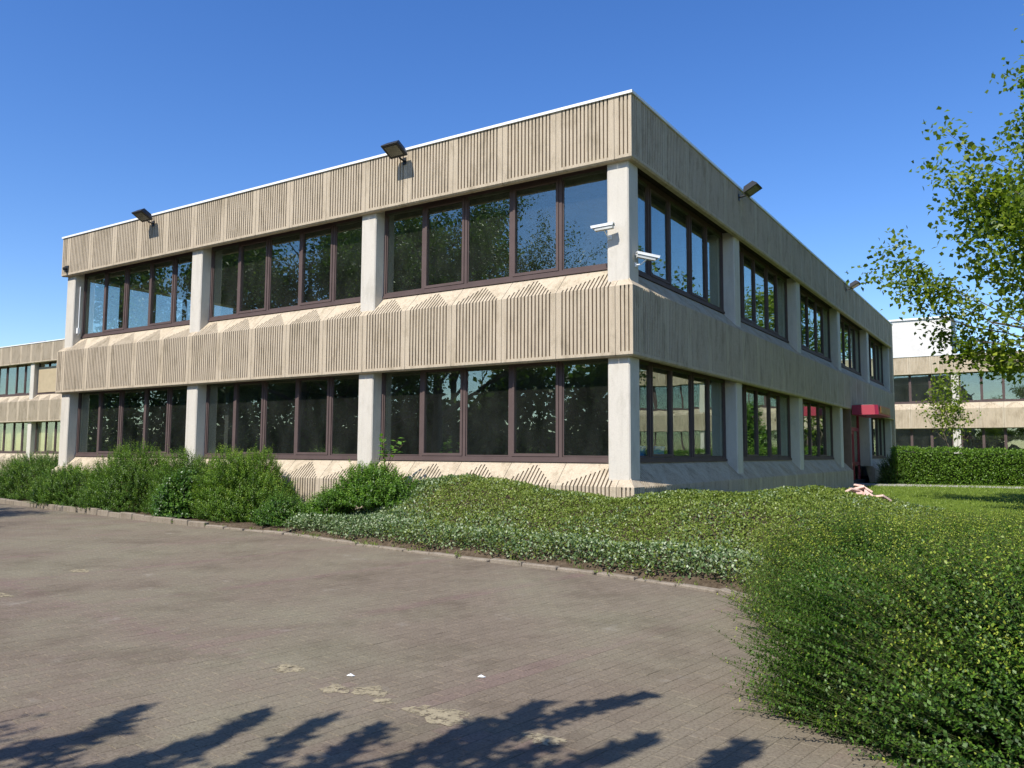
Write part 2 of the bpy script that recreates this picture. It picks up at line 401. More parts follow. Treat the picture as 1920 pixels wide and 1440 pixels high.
# entrance
def E(u, v, z): return (-v, u, z)
mb = MB(); mb.box(-1.2, -0.02, ENT0 - 0.12, ENT0 - 0.002, 0.0, H1 - 0.002); mb.build("entrance_side_wall", plain("brown_render", (0.2, 0.14, 0.11), 0.8, 0.2), main)
ep = -0.55
mb = MB(); mb.box(ep - 0.1, ep, ENT0, ENT0 + 0.12, 0.22, H1 - 0.003); mb.box(ep - 0.1, ep, ENT1 - 0.12, ENT1, 0.22, H1 - 0.003)
mb.box(ep - 0.1, ep, ENT0 + 0.12, ENT1 - 0.12, 2.6, 2.75); mb.box(ep - 0.1, ep, ENT0 + 1.35, ENT0 + 1.47, 0.22, 2.6); mb.box(ep - 0.1, ep, ENT0 + 3.35, ENT0 + 3.47, 0.22, 2.6)
mb.build("door_frame", RED, main)
for k in range(2):
    a = ENT0 + 1.48 + k * 0.935; d = MB(); b_ = a + 0.925
    d.box(ep - 0.07, ep - 0.02, a, a + 0.1, 0.24, 2.58); d.box(ep - 0.07, ep - 0.02, b_ - 0.1, b_, 0.24, 2.58)
    d.box(ep - 0.07, ep - 0.02, a + 0.1, b_ - 0.1, 0.24, 0.5); d.box(ep - 0.07, ep - 0.02, a + 0.1, b_ - 0.1, 1.15, 1.3); d.box(ep - 0.07, ep - 0.02, a + 0.1, b_ - 0.1, 2.46, 2.58)
    dr = d.build("door", RED, main)
    g = MB(); g.box(ep - 0.05, ep - 0.043, a + 0.1, b_ - 0.1, 0.5, 2.46); g.build("pane", GLASS, dr)
    h = MB(); hu = b_ - 0.05 if k == 0 else a + 0.05; h.tube([(ep + 0.04, hu, 1.1), (ep + 0.04, hu, 1.6)], 0.015); h.box(ep - 0.02, ep + 0.035, hu - 0.01, hu + 0.01, 1.15, 1.17); h.box(ep - 0.02, ep + 0.035, hu - 0.01, hu + 0.01, 1.53, 1.55); h.build("handle", WHITE, dr)
for a, b_ in ((ENT0 + 0.12, ENT0 + 1.35), (ENT0 + 3.47, ENT1 - 0.12)):
    g = MB(); g.box(ep - 0.05, ep - 0.043, a, b_, 0.5, 2.6); g.build("side_light", GLASS, main)
    g = MB(); g.box(ep - 0.09, ep - 0.001, a, b_, 0.22, 0.5); g.box(ep - 0.09, ep - 0.001, a, b_, 1.15, 1.3); g.build("side_rail", RED, main)
g = MB(); g.box(ep - 0.05, ep - 0.043, ENT0 + 0.12, ENT1 - 0.12, 2.75, H1 - 0.01); g.build("transom_pane", GLASS, main)
g = MB(); g.box(ep + 0.003, ep + 0.006, ENT0 + 1.365, ENT0 + 1.455, 1.75, 2.1); g.build("notice", WHITE, main)
# red canopy: a tray with sloping faces and a front board
cm = MB(); z0, z1 = H1 - 0.21, H1 + 0.16; cy0, cy1, cx = ENT0 - 0.05, 23.2, 0.95; ch = 0.14
pts0 = [(0.02, cy0 + .06), (cx - ch, cy0 + .06), (cx - 0.04, cy0 + ch + .06), (cx - 0.04, cy1 - ch), (cx - ch, cy1 - .06), (0.02, cy1 - .06)]
pts1 = [(0.02, cy0), (cx - ch + .03, cy0), (cx, cy0 + ch), (cx, cy1 - ch), (cx - ch + .03, cy1), (0.02, cy1)]
n = 6
cm.v = [(x, y, z0) for x, y in pts1] + [(x, y, z1) for x, y in pts0]; cm.f = [(5, 4, 3, 2, 1, 0), (6, 7, 8, 9, 10, 11)] + [(k, (k + 1) % 6, 6 + (k + 1) % 6, 6 + k) for k in range(6)]
can = cm.build("canopy", RED, main); ct = MB(); ct.box(0.06, cx - 0.2, cy0 + 0.1, cy1 - 0.1, z1 + 0.002, z1 + 0.02); ct.build("canopy_bounce_cover", ROOF, can)  # grey sheet added on the unseen top to stop red bounce onto the wall
mg = plain("tarnished_gold_sheet", (0.30, 0.17, 0.05), 0.45, 0.4, 0.5, 0.3, 5)
fb_ = MB(); fb_.box(cx + 0.004, cx + 0.03, cy0 + 0.5, cy1 - 0.5, z0 + 0.06, z1 - 0.05); fb_.build("front_board", mg, can)

# ------------------------------------------------------------------ side wings
PW = panel_set(B * 1.08); WW = window_meshes(B * 1.08 - CW - 0.006, H3 - H2 - D - 0.004 + HEAD)
lw = thing("side_wing", "low ribbed concrete wing behind the left end of the main building, blind half drawn", "office wing", (0, 0, 0))
LB = 4; x0 = -45.9 + CW / 2 - EDGE - 2 * B
facade(lw, (x0, 12.3, 0), 0, LB, B, PS, WM)
LWL = LB * B + 2 * EDGE
mb = MB(); mb.box(x0 + D + .01, x0 + LWL - D - .01, 12.3 + D + 0.12, 20, -0.1, 0.55); mb.box(x0 + D + .01, x0 + LWL - D - .01, 12.3 + D + .002, 20, H1 - .004, H2 + 0.3); mb.box(x0 + D + .01, x0 + LWL - D - .01, 12.3 + D + .002, 20, H3 - .004, H4 - 0.2)
mb.box(x0 + .01, x0 + LWL - 0.01, 20, 20.3, -0.1, H4 - 0.1); mb.box(x0 + 0.01, x0 + 0.3, 12.3 + D + 0.01, 19.99, -.1, H4 - .1); mb.box(x0 + LWL - 0.3, x0 + LWL - 0.01, 12.3 + D + 0.01, 19.99, -.1, H4 - .1)
mb.build("inner_wall", CON, lw)
c = MB(); c.box(x0 - 0.03, x0 + LWL + 0.03, 12.27, 12.62, H4 - 0.052, H4); c.build("coping", WHITE, lw)
blind = plain("tan_blind", (0.42, 0.34, 0.22), 0.8, 0.1, 0.08); curt = plain("yellow_curtain", (0.55, 0.48, 0.26), 0.9, 0.1, 0.1)
u0 = x0 + EDGE + 2 * B + CW / 2
b_ = MB(); b_.box(u0 + 0.1, u0 + 4.6, 12.3 + D - 0.06, 12.3 + D - 0.02, H2 + D + 0.1, H3 - 0.25); b_.build("blind", blind, lw)
for k in range(2):
    cu = MB(); ux = u0 + 0.1 - k * B
    n = 90; pts = [(ux + 5.4 * i / n, 12.3 + D + 0.16 + 0.04 * math.sin(i * 1.3) + 0.02 * math.sin(i * 0.37)) for i in range(n + 1)]
    for i in range(n):
        if (i // 9) % 3 == 2: continue
        (a, b1), (c1, d1) = pts[i], pts[i + 1]; cu.face([(a, b1, KL + D + 0.05), (c1, d1, KL + D + 0.05), (c1, d1, H1 - 0.05), (a, b1, H1 - 0.05)])
    cu.build("curtain", curt, lw)
rv = MB(); rv.box(-52.5, -48.7, 14.5, 16.5, H4 - 0.25, H4 + 0.55, 0.05); rv.box(-51.5, -49.5, 15, 16, H4 + 0.55, H4 + 0.75)
tag(rv.build("ventilation_unit", GREY), "grey box shaped ventilation unit on the roof of the left wing", "ventilation unit")

rw = thing("rear_wing", "sunlit ribbed concrete wing behind the clipped hedge at the right", "office wing", (0, 0, 0))
BR = B * 1.08; RY = 46.5; colx = -5.05; NB = 8
xr = colx - EDGE - 1 * BR
facade(rw, (xr, RY, 0), 0, NB, BR, PW, WW)
RL = NB * BR + 2 * EDGE
mb = MB(); e = 0.01
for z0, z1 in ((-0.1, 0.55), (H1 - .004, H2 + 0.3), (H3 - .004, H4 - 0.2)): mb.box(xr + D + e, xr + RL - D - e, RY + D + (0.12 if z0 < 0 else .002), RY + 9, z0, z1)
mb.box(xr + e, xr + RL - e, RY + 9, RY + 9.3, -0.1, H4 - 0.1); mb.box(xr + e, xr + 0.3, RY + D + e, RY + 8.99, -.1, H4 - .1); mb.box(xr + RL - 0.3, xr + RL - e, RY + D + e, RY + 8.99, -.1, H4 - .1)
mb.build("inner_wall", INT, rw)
c = MB(); c.box(xr - 0.03, xr + RL + 0.03, RY - 0.03, RY + 0.32, H4 - 0.052, H4); c.build("coping", WHITE, rw)
pw = thing("plant_room", "tall white walled block standing on the roof of the rear wing", "plant room", (0, 0, 0))
w_ = MB(); w_.box(-13, 1.2, 50.5, 54.5, H4 - 0.2, 11.2); w_.build("wall", plain("white_render", (0.62, 0.60, 0.55), 0.8, 0.2, 0.05), pw)
w_ = MB(); w_.box(-13.1, 1.3, 50.4, 54.6, 11.2, 11.32); w_.build("roof_edge", WHITE, pw)
rv = MB(); rv.box(-4.7, -3.8, 47.6, 48.5, H4 - 0.2, H4 + 0.42, 0.04); rv.box(-4.8, -3.7, 47.5, 48.6, H4 + 0.42, H4 + 0.5)
tag(rv.build("roof_vent", GREY), "small grey vent box on the roof edge before the white block", "vent")

# ------------------------------------------------------------------ ground
KERB = [(-60, 4.0), (-40, 1.6), (-30, 0.5), (-21.3, -0.56), (-17.2, -1.05), (-13.7, -1.5), (-9.8, -1.95), (-6.4, -2.1), (-4.0, -2.6), (-1.9, -2.95), (1.2, -3.35), (2.7, -3.75), (3.5, -4.4), (4.2, -5.5), (4.75, -6.8), (5.4, -8.2), (6.2, -9.6), (7.4, -11.0), (10, -12.3), (30, -14)]
def catmull(P, step):
    P = [np.array(p, float) for p in P]; out = []
    for i in range(1, len(P) - 2):
        a, b, c, d = P[i - 1:i + 3]; n = max(2, int(np.linalg.norm(c - b) / step))
        for k in range(n):
            t = k / n; out.append(0.5 * ((2 * b) + (-a + c) * t + (2 * a - 5 * b + 4 * c - d) * t * t + (-a + 3 * b - 3 * c + d) * t ** 3))
    out.append(P[-2]); return np.array(out)
KC = catmull(KERB, 0.25)
def kerb_signed(X, Y):
    """distance inside the planting bed (positive) for arrays"""
    X = np.asarray(X, float); Y = np.asarray(Y, float); sh = X.shape; p = np.stack([X.ravel(), Y.ravel()], 1)
    best = np.full(len(p), 1e9); sg = np.zeros(len(p))
    A, Bk = KC[:-1], KC[1:]
    for a, b in zip(A, Bk):
        d = b - a; t = np.clip(((p - a) @ d) / (d @ d), 0, 1); q = a + t[:, None] * d; dd = np.linalg.norm(p - q, axis=1)
        cr = d[0] * (p[:, 1] - a[1]) - d[1] * (p[:, 0] - a[0]); m = dd < best - 1e-9; best[m] = dd[m]; sg[m] = np.sign(cr[m])
    return (best * sg).reshape(sh)
def sstep(a, b, x): t = np.clip((x - a) / (b - a), 0, 1); return t * t * (3 - 2 * t)
def bed_h(X, Y, d):
    amp = np.interp(X, [-60, -7.2, -6.0, -4.6, -3.6, -2, 0, 1.2, 2.4, 3.6, 5, 7, 40], [0.1, 0.12, 0.3, 0.95, 1.05, 0.82, 0.70, 0.72, 0.86, 0.72, 0.4, 0.3, 0.25])
    back = sstep(2.0, 8.0, Y); amp = amp * (1 - back) + 0.23 * back
    rise = sstep(-0.1, 2.6, d)
    return 0.06 + amp * rise + 0.03 * np.sin(X * 1.9 + Y) * rise

def sheet(name, x0, x1, y0, y1, z, m, kind='structure'):
    mb = MB(); mb.face([(x0, y0, z), (x1, y0, z), (x1, y1, z), (x0, y1, z)]); o = mb.build(name, m); o['kind'] = kind; return o
mg_, nt, b = mat("grass_ground", 0.95, 0.1)
nt.links.new(ramp(nt, noise(nt, wpos(nt), 3, 8, 0.7), [(0.3, (0.075, 0.115, 0.014)), (0.55, (0.13, 0.19, 0.024)), (0.75, (0.19, 0.23, 0.04))]), b.inputs[0])
bump(nt, b, noise(nt, wpos(nt), 60, 4, 0.7), 0.8, 0.03)
GRASSG = mg_
sheet("ground", -600, 600, -600, 600, -0.06, GRASSG)
ms, nt, b = mat("soil", 0.95, 0.1)
nt.links.new(ramp(nt, noise(nt, wpos(nt), 14, 8, 0.7), [(0.3, (0.05, 0.035, 0.022)), (0.55, (0.12, 0.09, 0.06)), (0.8, (0.2, 0.155, 0.11))]), b.inputs[0])
bump(nt, b, noise(nt, wpos(nt), 40, 5, 0.7), 0.9, 0.03); SOIL = ms
# planting bed terrain, grid over the bed
def terrain(name, x0, x1, y0, y1, st, m, fn, keep):
    xs = np.arange(x0, x1 + 1e-6, st); ys = np.arange(y0, y1 + 1e-6, st); X, Y = np.meshgrid(xs, ys); Z, K = fn(X, Y)
    V = np.stack([X, Y, Z], -1).reshape(-1, 3); nx = len(xs); F = []
    K = K.reshape(-1)
    for j in range(len(ys) - 1):
        for i in range(nx - 1):
            a = j * nx + i; q = (a, a + 1, a + nx + 1, a + nx)
            if all(K[k] for k in q): F.append(q)
    me = bpy.data.meshes.new(name); me.from_pydata(V.tolist(), [], F); me.materials.append(m); me.update()
    for p in me.polygons: p.use_smooth = True
    o = link(name, me); o['kind'] = 'structure'; return o
def bedfn(X, Y):
    d = kerb_signed(X, Y); Z = bed_h(X, Y, d)
    inside_main = (X < -0.5) & (X > -LX + 0.5) & (Y > 0.5)
    Z = np.where(d < 0.12, -0.05, Z)
    return Z, (d > -0.3) & ~inside_main
terrain("planting_bed", -26, 14, -12, 5.5, 0.2, SOIL, bedfn, None)
# lawn
def lawnfn(X, Y):
    return 0.24 + 0.05 * np.sin(X * 0.35) * np.cos(Y * 0.3) + 0.012 * (Y - 10), (X > -0.3) | (Y > 200)
terrain("lawn", -0.2, 50, 4.5, 46, 0.8, GRASSG, lawnfn, None)
mp_, nt, b = mat("path_slab", 0.9, 0.2); nt.links.new(ramp(nt, noise(nt, wpos(nt), 5, 6), [(0.3, (0.3, 0.28, 0.25)), (0.7, (0.42, 0.4, 0.36))]), b.inputs[0])
pm = MB(); pm.box(-0.6, 14, 21.3, 22.9, 0.1, 0.44); po = pm.build("path", mp_); po['kind'] = 'structure'

# paving: bed of sand, pavers as geometry, courses along a slightly turned grid
ang = R(8.0); AX = np.array([math.sin(ang), math.cos(ang)]); BX = np.array([math.cos(ang), -math.sin(ang)])
m_, nt, b = mat("joint_sand", 0.95, 0.1); nt.links.new(ramp(nt, noise(nt, wpos(nt), 6, 6), [(0.3, (0.10, 0.082, 0.06)), (0.7, (0.16, 0.135, 0.10))]), b.inputs[0])
pav = sheet("paving", -70, 35, -45, 6, -0.0032, m_)
PV, nt, b = mat("paver", 0.92, 0.25)
tt = attr(nt, "tint"); rr = attr(nt, "red")
c = ramp(nt, tt, [(0.0, (0.150, 0.120, 0.087)), (0.5, (0.186, 0.150, 0.110)), (1.0, (0.222, 0.180, 0.134))])
c = mix(nt, c, (0.20, 0.142, 0.118), rr)
lich = ramp(nt, noise(nt, wpos(nt), 0.45, 7, 0.6), [(0.42, (0, 0, 0)), (0.66, (0.75, 0.75, 0.75))]); c = mix(nt, c, (0.225, 0.205, 0.14), lich)
fine = noise(nt, wpos(nt), 55, 4, 0.75); c = mix(nt, c, (0.55, 0.53, 0.5), ramp(nt, fine, [(0.35, (0.9, 0.9, 0.9)), (0.55, (0, 0, 0))]), 'MULTIPLY')
wp = noise(nt, wpos(nt), 1.7, 8, 0.7); c = mix(nt, c, (0.30, 0.275, 0.23), ramp(nt, wp, [(0.6, (0, 0, 0)), (0.78, (0.7, 0.7, 0.7))]))
dk = noise(nt, wpos(nt), 0.8, 6, 0.7); c = mix(nt, c, (0.6, 0.58, 0.55), ramp(nt, dk, [(0.25, (0.9,) * 3), (0.5, (0, 0, 0))]), 'MULTIPLY')
nt.links.new(c, b.inputs[0]); bump(nt, b, fine, 0.6, 0.004)
PL, PWd, G = 0.205, 0.105, 0.002
a0, a1, b0, b1 = -14.0, 3.0, -33.0, 7.0       # extents along A (about +y) and B (about +x), pivot at the origin
na = int((a1 - a0) / PL); nb_ = int((b1 - b0) / PWd)
I, J = np.meshgrid(np.arange(na), np.arange(nb_)); I = I.ravel(); J = J.ravel()
ca_ = a0 + (I + 0.5 * (J % 2)) * PL; cb_ = b0 + (J + 0.5) * PWd
C = ca_[:, None] * AX + cb_[:, None] * BX
rel = C - np.array([CAM.x, CAM.y]); f2 = np.array([math.sin(yaw), math.cos(yaw)]); rr2 = np.array([math.cos(yaw), -math.sin(yaw)])
dep = rel @ f2; lat = rel @ rr2
keep = (dep > 1.0) & (dep < 24) & (np.abs(lat) < 0.72 * dep + 1.2) & (kerb_signed(C[:, 0], C[:, 1]) < -0.02)
C = C[keep]; ca_ = ca_[keep]; cb_ = cb_[keep]; dep = dep[keep]; lat = lat[keep]
b_line_a = -8.75 * AX[1] + 0.3 * AX[0]       # the red course that closes the parking bays
sa = ca_; red = (np.abs(sa - b_line_a) < 0.13).astype(float)
bb = (cb_ - (0.1 * BX[0] + 8.4 * math.sin(ang)))
red = np.maximum(red, ((np.abs((bb + 1.225) % 2.45 - 1.225) < 0.11) & (sa > b_line_a)).astype(float))
red = red * rng.uniform(0.3, 0.8, len(C)); near = sa < b_line_a
red = np.where(near, np.maximum(red, rng.uniform(0.0, 0.35, len(C))), red)
tint = np.clip(rng.normal(0.5, 0.10, len(C)) + 0.05 * np.sin(C[:, 0] * 1.1) , 0, 1)
h = rng.normal(0, 0.0007, len(C)) 
def paver_verts(C, h):
    n = len(C); out = np.zeros((n, 8, 3)); ii = 0.003
    for k, (sa_, sb) in enumerate(((-1, -1), (1, -1), (1, 1), (-1, 1))):
        for lvl, (ins, z) in enumerate(((0, -0.0035), (ii, 0.0))):
            a = sa_ * (PL / 2 - G / 2 - ins); b_ = sb * (PWd / 2 - G / 2 - ins)
            p = C + a * AX + b_ * BX; out[:, k + 4 * lvl, :2] = p; out[:, k + 4 * lvl, 2] = h + z
    out[:, 4:, 2] += rng.normal(0, 0.0003, (n, 4)); return out
FQ = np.array([[7, 6, 5, 4], [0, 4, 5, 1], [1, 5, 6, 2], [2, 6, 7, 3], [3, 7, 4, 0]])
def pavers_obj(name, C, h, tint, red, parent):
    V = paver_verts(C, h); n = len(C); me = bpy.data.meshes.new(name)
    me.vertices.add(n * 8); me.vertices.foreach_set("co", V.reshape(-1).astype(np.float32))
    idx = (np.arange(n) * 8)[:, None, None] + FQ[None]
    me.loops.add(n * 20); me.loops.foreach_set("vertex_index", idx.reshape(-1).astype(np.int32))
    me.polygons.add(n * 5); me.polygons.foreach_set("loop_start", np.arange(0, n * 20, 4, dtype=np.int32)); me.update(calc_edges=True)
    for nm, v in (("tint", tint), ("red", red)):
        a = me.attributes.new(nm, 'FLOAT', 'FACE'); a.data.foreach_set("value", np.repeat(v, 5).astype(np.float32))
    me.materials.append(PV); me.shade_flat(); o = link(name, me, None, parent); return o
infr = (dep > 3.75) & (lat / dep > -0.66) & (lat / dep < 0.42)
order = np.argsort(np.where(infr, dep, 1e6)); first = order[:300]; rest = order[300:]
o = pavers_obj("paver_field", C[rest], h[rest], tint[rest], red[rest], pav); o['kind'] = 'stuff'
variants = []
for r_ in (0.0, 0.3, 0.7):
    for t_ in (0.25, 0.45, 0.55, 0.8):
        o_ = pavers_obj("paver", np.zeros((1, 2)), np.zeros(1), np.array([t_]), np.array([r_]), None); variants.append((r_, t_, o_.data)); bpy.data.objects.remove(o_)
for k in first:
    vr = min(variants, key=lambda q: abs(q[0] - red[k]) * 1.5 + abs(q[1] - tint[k]) + random.random() * 0.05)
    o = link("paver", vr[2], None, pav, (C[k, 0], C[k, 1], h[k])); o.rotation_euler = (random.gauss(0, .002), random.gauss(0, .002), 0)
# kerb stones
kb = link("kerb", None); kb['kind'] = 'structure'
seg = catmull(KERB, 0.05); dist = np.concatenate([[0], np.cumsum(np.linalg.norm(np.diff(seg, axis=0), axis=1))])
kmesh = []
for v in range(3):
    mb = MB(); mb.box(-0.30, 0.30, -0.06, 0.06, -0.22, 0.0); me = mb.mesh("kerb_stone", KERBM)
    import bmesh
    bm = bmesh.new(); bm.from_mesh(me); bmesh.ops.bevel(bm, geom=[e for e in bm.edges], offset=0.012, segments=1, affect='EDGES')
    for vv in bm.verts: vv.co += Vector((random.uniform(-1, 1), random.uniform(-1, 1), random.uniform(-1, 1))) * 0.005
    bm.to_mesh(me); bm.free(); kmesh.append(me)
s_ = 0.0; cnt = 0
while s_ < dist[-1] - 0.7:
    i = np.searchsorted(dist, s_ + 0.305); p = seg[min(i, len(seg) - 1)]
    j0 = np.searchsorted(dist, s_); j1 = min(np.searchsorted(dist, s_ + 0.61), len(seg) - 1); t = seg[j1] - seg[j0]
    s_ += 0.625
    if -27 < p[0] < 6 and p[1] > -10:
        zt = float(np.interp(p[0], [-27, -9.6, -8.6, 6], [0.15, 0.12, 0.045, 0.035])) + random.gauss(0, 0.008)
        o = link("kerb_stone", kmesh[cnt % 3], None, kb, (p[0], p[1], zt), math.atan2(t[1], t[0]) + random.gauss(0, 0.015)); o.rotation_euler[0] = random.gauss(0, 0.03); cnt += 1

# ------------------------------------------------------------------ foliage materials
L_LONI = leafmat("honeysuckle_leaf", (0.020, 0.065, 0.008), (0.105, 0.215, 0.016), (0.38, 0.44, 0.05), 0.5, 0.38)
L_SHRUB = leafmat("shrub_leaf", (0.045, 0.105, 0.010), (0.150, 0.280, 0.022), (0.30, 0.42, 0.05), 0.5, 0.35)
L_BROAD = leafmat("broad_leaf", (0.03, 0.085, 0.010), (0.09, 0.200, 0.020), (0.18, 0.30, 0.04), 0.4, 0.25)
L_BRIGHT = leafmat("bright_leaf", (0.05, 0.12, 0.012), (0.13, 0.27, 0.022), (0.25, 0.40, 0.05), 0.45, 0.35)
L_GC = leafmat("ground_cover_leaf", (0.07, 0.115, 0.015), (0.195, 0.255, 0.034), (0.30, 0.35, 0.07), 0.45, 0.25)
L_VAR = leafmat("variegated_leaf", (0.05, 0.105, 0.025), (0.17, 0.24, 0.09), (0.44, 0.49, 0.32), 0.5, 0.2)
L_TREE = leafmat("maple_leaf", (0.08, 0.13, 0.012), (0.21, 0.29, 0.022), (0.36, 0.42, 0.045), 0.45, 0.5)
L_DARK = leafmat("dark_tree_leaf", (0.04, 0.08, 0.012), (0.10, 0.17, 0.022), (0.19, 0.26, 0.04), 0.5, 0.42)
L_GRASS = leafmat("grass_blade", (0.10, 0.16, 0.018), (0.20, 0.28, 0.035), (0.28, 0.34, 0.06), 0.6, 0.3)

def dome_base(c, rx, ry, h, n, inner=0.75, seed=0, low=-0.1, rot=0.0):
    d = rand_dir(n); d[:, 2] = np.where(d[:, 2] < low, -d[:, 2], d[:, 2])
    L_ = 1 + 0.18 * lump(d * 2.2, 1.0, seed)
    rad = L_ * rng.uniform(inner, 1.0, n)
    p = d * rad[:, None] * np.array([rx, ry, h])
    if rot:
        cr, sr = math.cos(rot), math.sin(rot); p = np.column_stack([p[:, 0] * cr - p[:, 1] * sr, p[:, 0] * sr + p[:, 1] * cr, p[:, 2]])
        d = np.column_stack([d[:, 0] * cr - d[:, 1] * sr, d[:, 0] * sr + d[:, 1] * cr, d[:, 2]])
    p = p + np.array(c); p[:, 2] = np.maximum(p[:, 2], c[2] + 0.04); return p, d
def stems_mesh(c, rx, ry, h, n=14):
    mb = MB()
    for k in range(n):
        a = random.uniform(0, 6.28); r_ = random.uniform(0.4, 0.8)
        p1 = Vector((math.cos(a) * rx * r_, math.sin(a) * ry * r_, h * random.uniform(0.5, 0.8)))
        p0 = Vector((math.cos(a) * 0.12, math.sin(a) * 0.12, -0.05))
        mb.tube([Vector(c) + p0, Vector(c) + p0.lerp(p1, 0.5) + Vector((0, 0, 0.1)), Vector(c) + p1], [0.016, 0.011, 0.004], 5)
    return mb
def shrub(name, label, cat, c, rx, ry, h, n, leafm, slen=(0.18, 0.35), npair=8, L=0.035, W=0.02, upb=0.6, group=None, seed=0, tb=(0.1, 0.8), side_push=None, curl=0.12, low=-0.1, inner=0.6):
    t = thing(name, label, cat, c, 0, group)
    p, d = dome_base((0, 0, 0), rx, ry, h, n, inner, seed, low)
    dirs = d * np.array([1, 1, 0.9]) + np.array([0, 0, upb]) + rng.normal(size=(n, 3)) * 0.22
    ln = rng.uniform(*slen, n)
    if side_push is not None: dirs = dirs + side_push(p); ln = ln * (1 + 0.45 * np.clip(-p[:, 0] / 1.2, 0, 1))
    Q, F, ST = shoots(p - norm(dirs) * (ln * 0.5)[:, None], dirs, ln, npair, L, W, curl)
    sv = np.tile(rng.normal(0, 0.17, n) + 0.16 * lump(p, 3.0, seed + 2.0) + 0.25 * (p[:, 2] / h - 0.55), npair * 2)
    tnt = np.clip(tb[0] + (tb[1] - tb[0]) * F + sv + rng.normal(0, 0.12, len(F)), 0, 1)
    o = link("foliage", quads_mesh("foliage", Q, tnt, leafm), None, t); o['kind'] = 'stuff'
    m2 = quads_mesh("twigs", ST, np.zeros(len(ST)), SHOOT); o2 = link("twigs", m2, None, t); o2['kind'] = 'stuff'
    stems_mesh((0, 0, 0), rx, ry, h).build("stems", TWIG, t)
    return t

# ------------------------------------------------------------------ shrubs along the left
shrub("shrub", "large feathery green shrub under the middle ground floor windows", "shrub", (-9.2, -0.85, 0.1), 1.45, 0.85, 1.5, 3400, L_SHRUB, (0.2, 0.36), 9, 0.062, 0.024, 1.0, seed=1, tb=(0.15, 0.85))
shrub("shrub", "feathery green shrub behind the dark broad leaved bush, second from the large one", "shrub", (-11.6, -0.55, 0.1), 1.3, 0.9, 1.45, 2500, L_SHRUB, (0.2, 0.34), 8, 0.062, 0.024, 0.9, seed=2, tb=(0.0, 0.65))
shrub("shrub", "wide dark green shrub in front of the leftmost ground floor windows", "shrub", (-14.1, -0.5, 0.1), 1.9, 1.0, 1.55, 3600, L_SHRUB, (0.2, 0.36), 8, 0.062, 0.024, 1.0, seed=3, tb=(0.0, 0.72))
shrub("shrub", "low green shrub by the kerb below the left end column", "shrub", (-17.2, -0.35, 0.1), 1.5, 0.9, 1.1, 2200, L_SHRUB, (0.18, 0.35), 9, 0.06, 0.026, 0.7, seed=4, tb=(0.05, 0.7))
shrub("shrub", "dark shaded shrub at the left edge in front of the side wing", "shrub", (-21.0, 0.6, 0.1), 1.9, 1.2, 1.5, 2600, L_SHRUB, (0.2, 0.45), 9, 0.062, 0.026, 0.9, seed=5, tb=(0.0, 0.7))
shrub("broadleaf_bush", "rounded dark bush with broader leaves at the kerb between feathery shrubs", "bush", (-10.9, -1.25, 0.1), 0.75, 0.6, 1.1, 1300, L_BROAD, (0.12, 0.22), 5, 0.065, 0.045, 0.3, seed=6, tb=(0.1, 0.75))
shrub("shrub", "small low shrub at the kerb just left of the ground cover slope", "shrub", (-7.35, -1.35, 0.1), 0.75, 0.5, 0.62, 1100, L_BROAD, (0.12, 0.22), 6, 0.045, 0.028, 0.5, seed=7, tb=(0.2, 0.85))
shrub("climbing_bush", "bright green bush climbing against the wall at the top of the ground cover", "bush", (-5.15, -0.95, 0.55), 1.0, 0.7, 0.82, 1900, L_BRIGHT, (0.15, 0.3), 6, 0.055, 0.035, 0.6, seed=8, tb=(0.2, 0.85))
shrub("climbing_bush", "bright green bush low on the slope beside the small kerb shrub", "bush", (-6.25, -1.1, 0.25), 0.65, 0.5, 0.62, 900, L_BRIGHT, (0.12, 0.26), 6, 0.05, 0.032, 0.6, seed=18, tb=(0.1, 0.8))
# broad leaved sprig sticking up before the window
t = thing("sapling", "young broad leaved sprig rising beside the second ground floor column", "sapling", (-5.25, -0.55, 1.2))
mb = MB(); P_ = []; AXs = []
for k in range(6):
    a = random.uniform(0, 6.28); tip = Vector((0.18 + 0.28 * math.cos(a), 0.15 * math.sin(a), random.uniform(0.42, 0.75)))
    mb.tube([(0, 0, 0), tip * 0.5 + Vector((0, 0, 0.06)), tip], [0.009, 0.006, 0.003], 5)
    for q in range(7):
        f_ = 0.45 + 0.55 * q / 6; P_.append(tuple(tip * f_ + Vector((0, 0, 0.04)))); AXs.append((random.gauss(0, 1), random.gauss(0, 1), random.uniform(-0.3, 0.5)))
mb.build("stem", TWIG, t)
P_ = np.array(P_); AXs = np.array(AXs)
o = link("foliage", quads_mesh("foliage", leaf_quads(P_, AXs, np.tile([0, -0.5, 1.0], (len(P_), 1)), 0.14, 0.085), rng.uniform(0.4, 0.9, len(P_)), L_BRIGHT), None, t); o['kind'] = 'stuff'

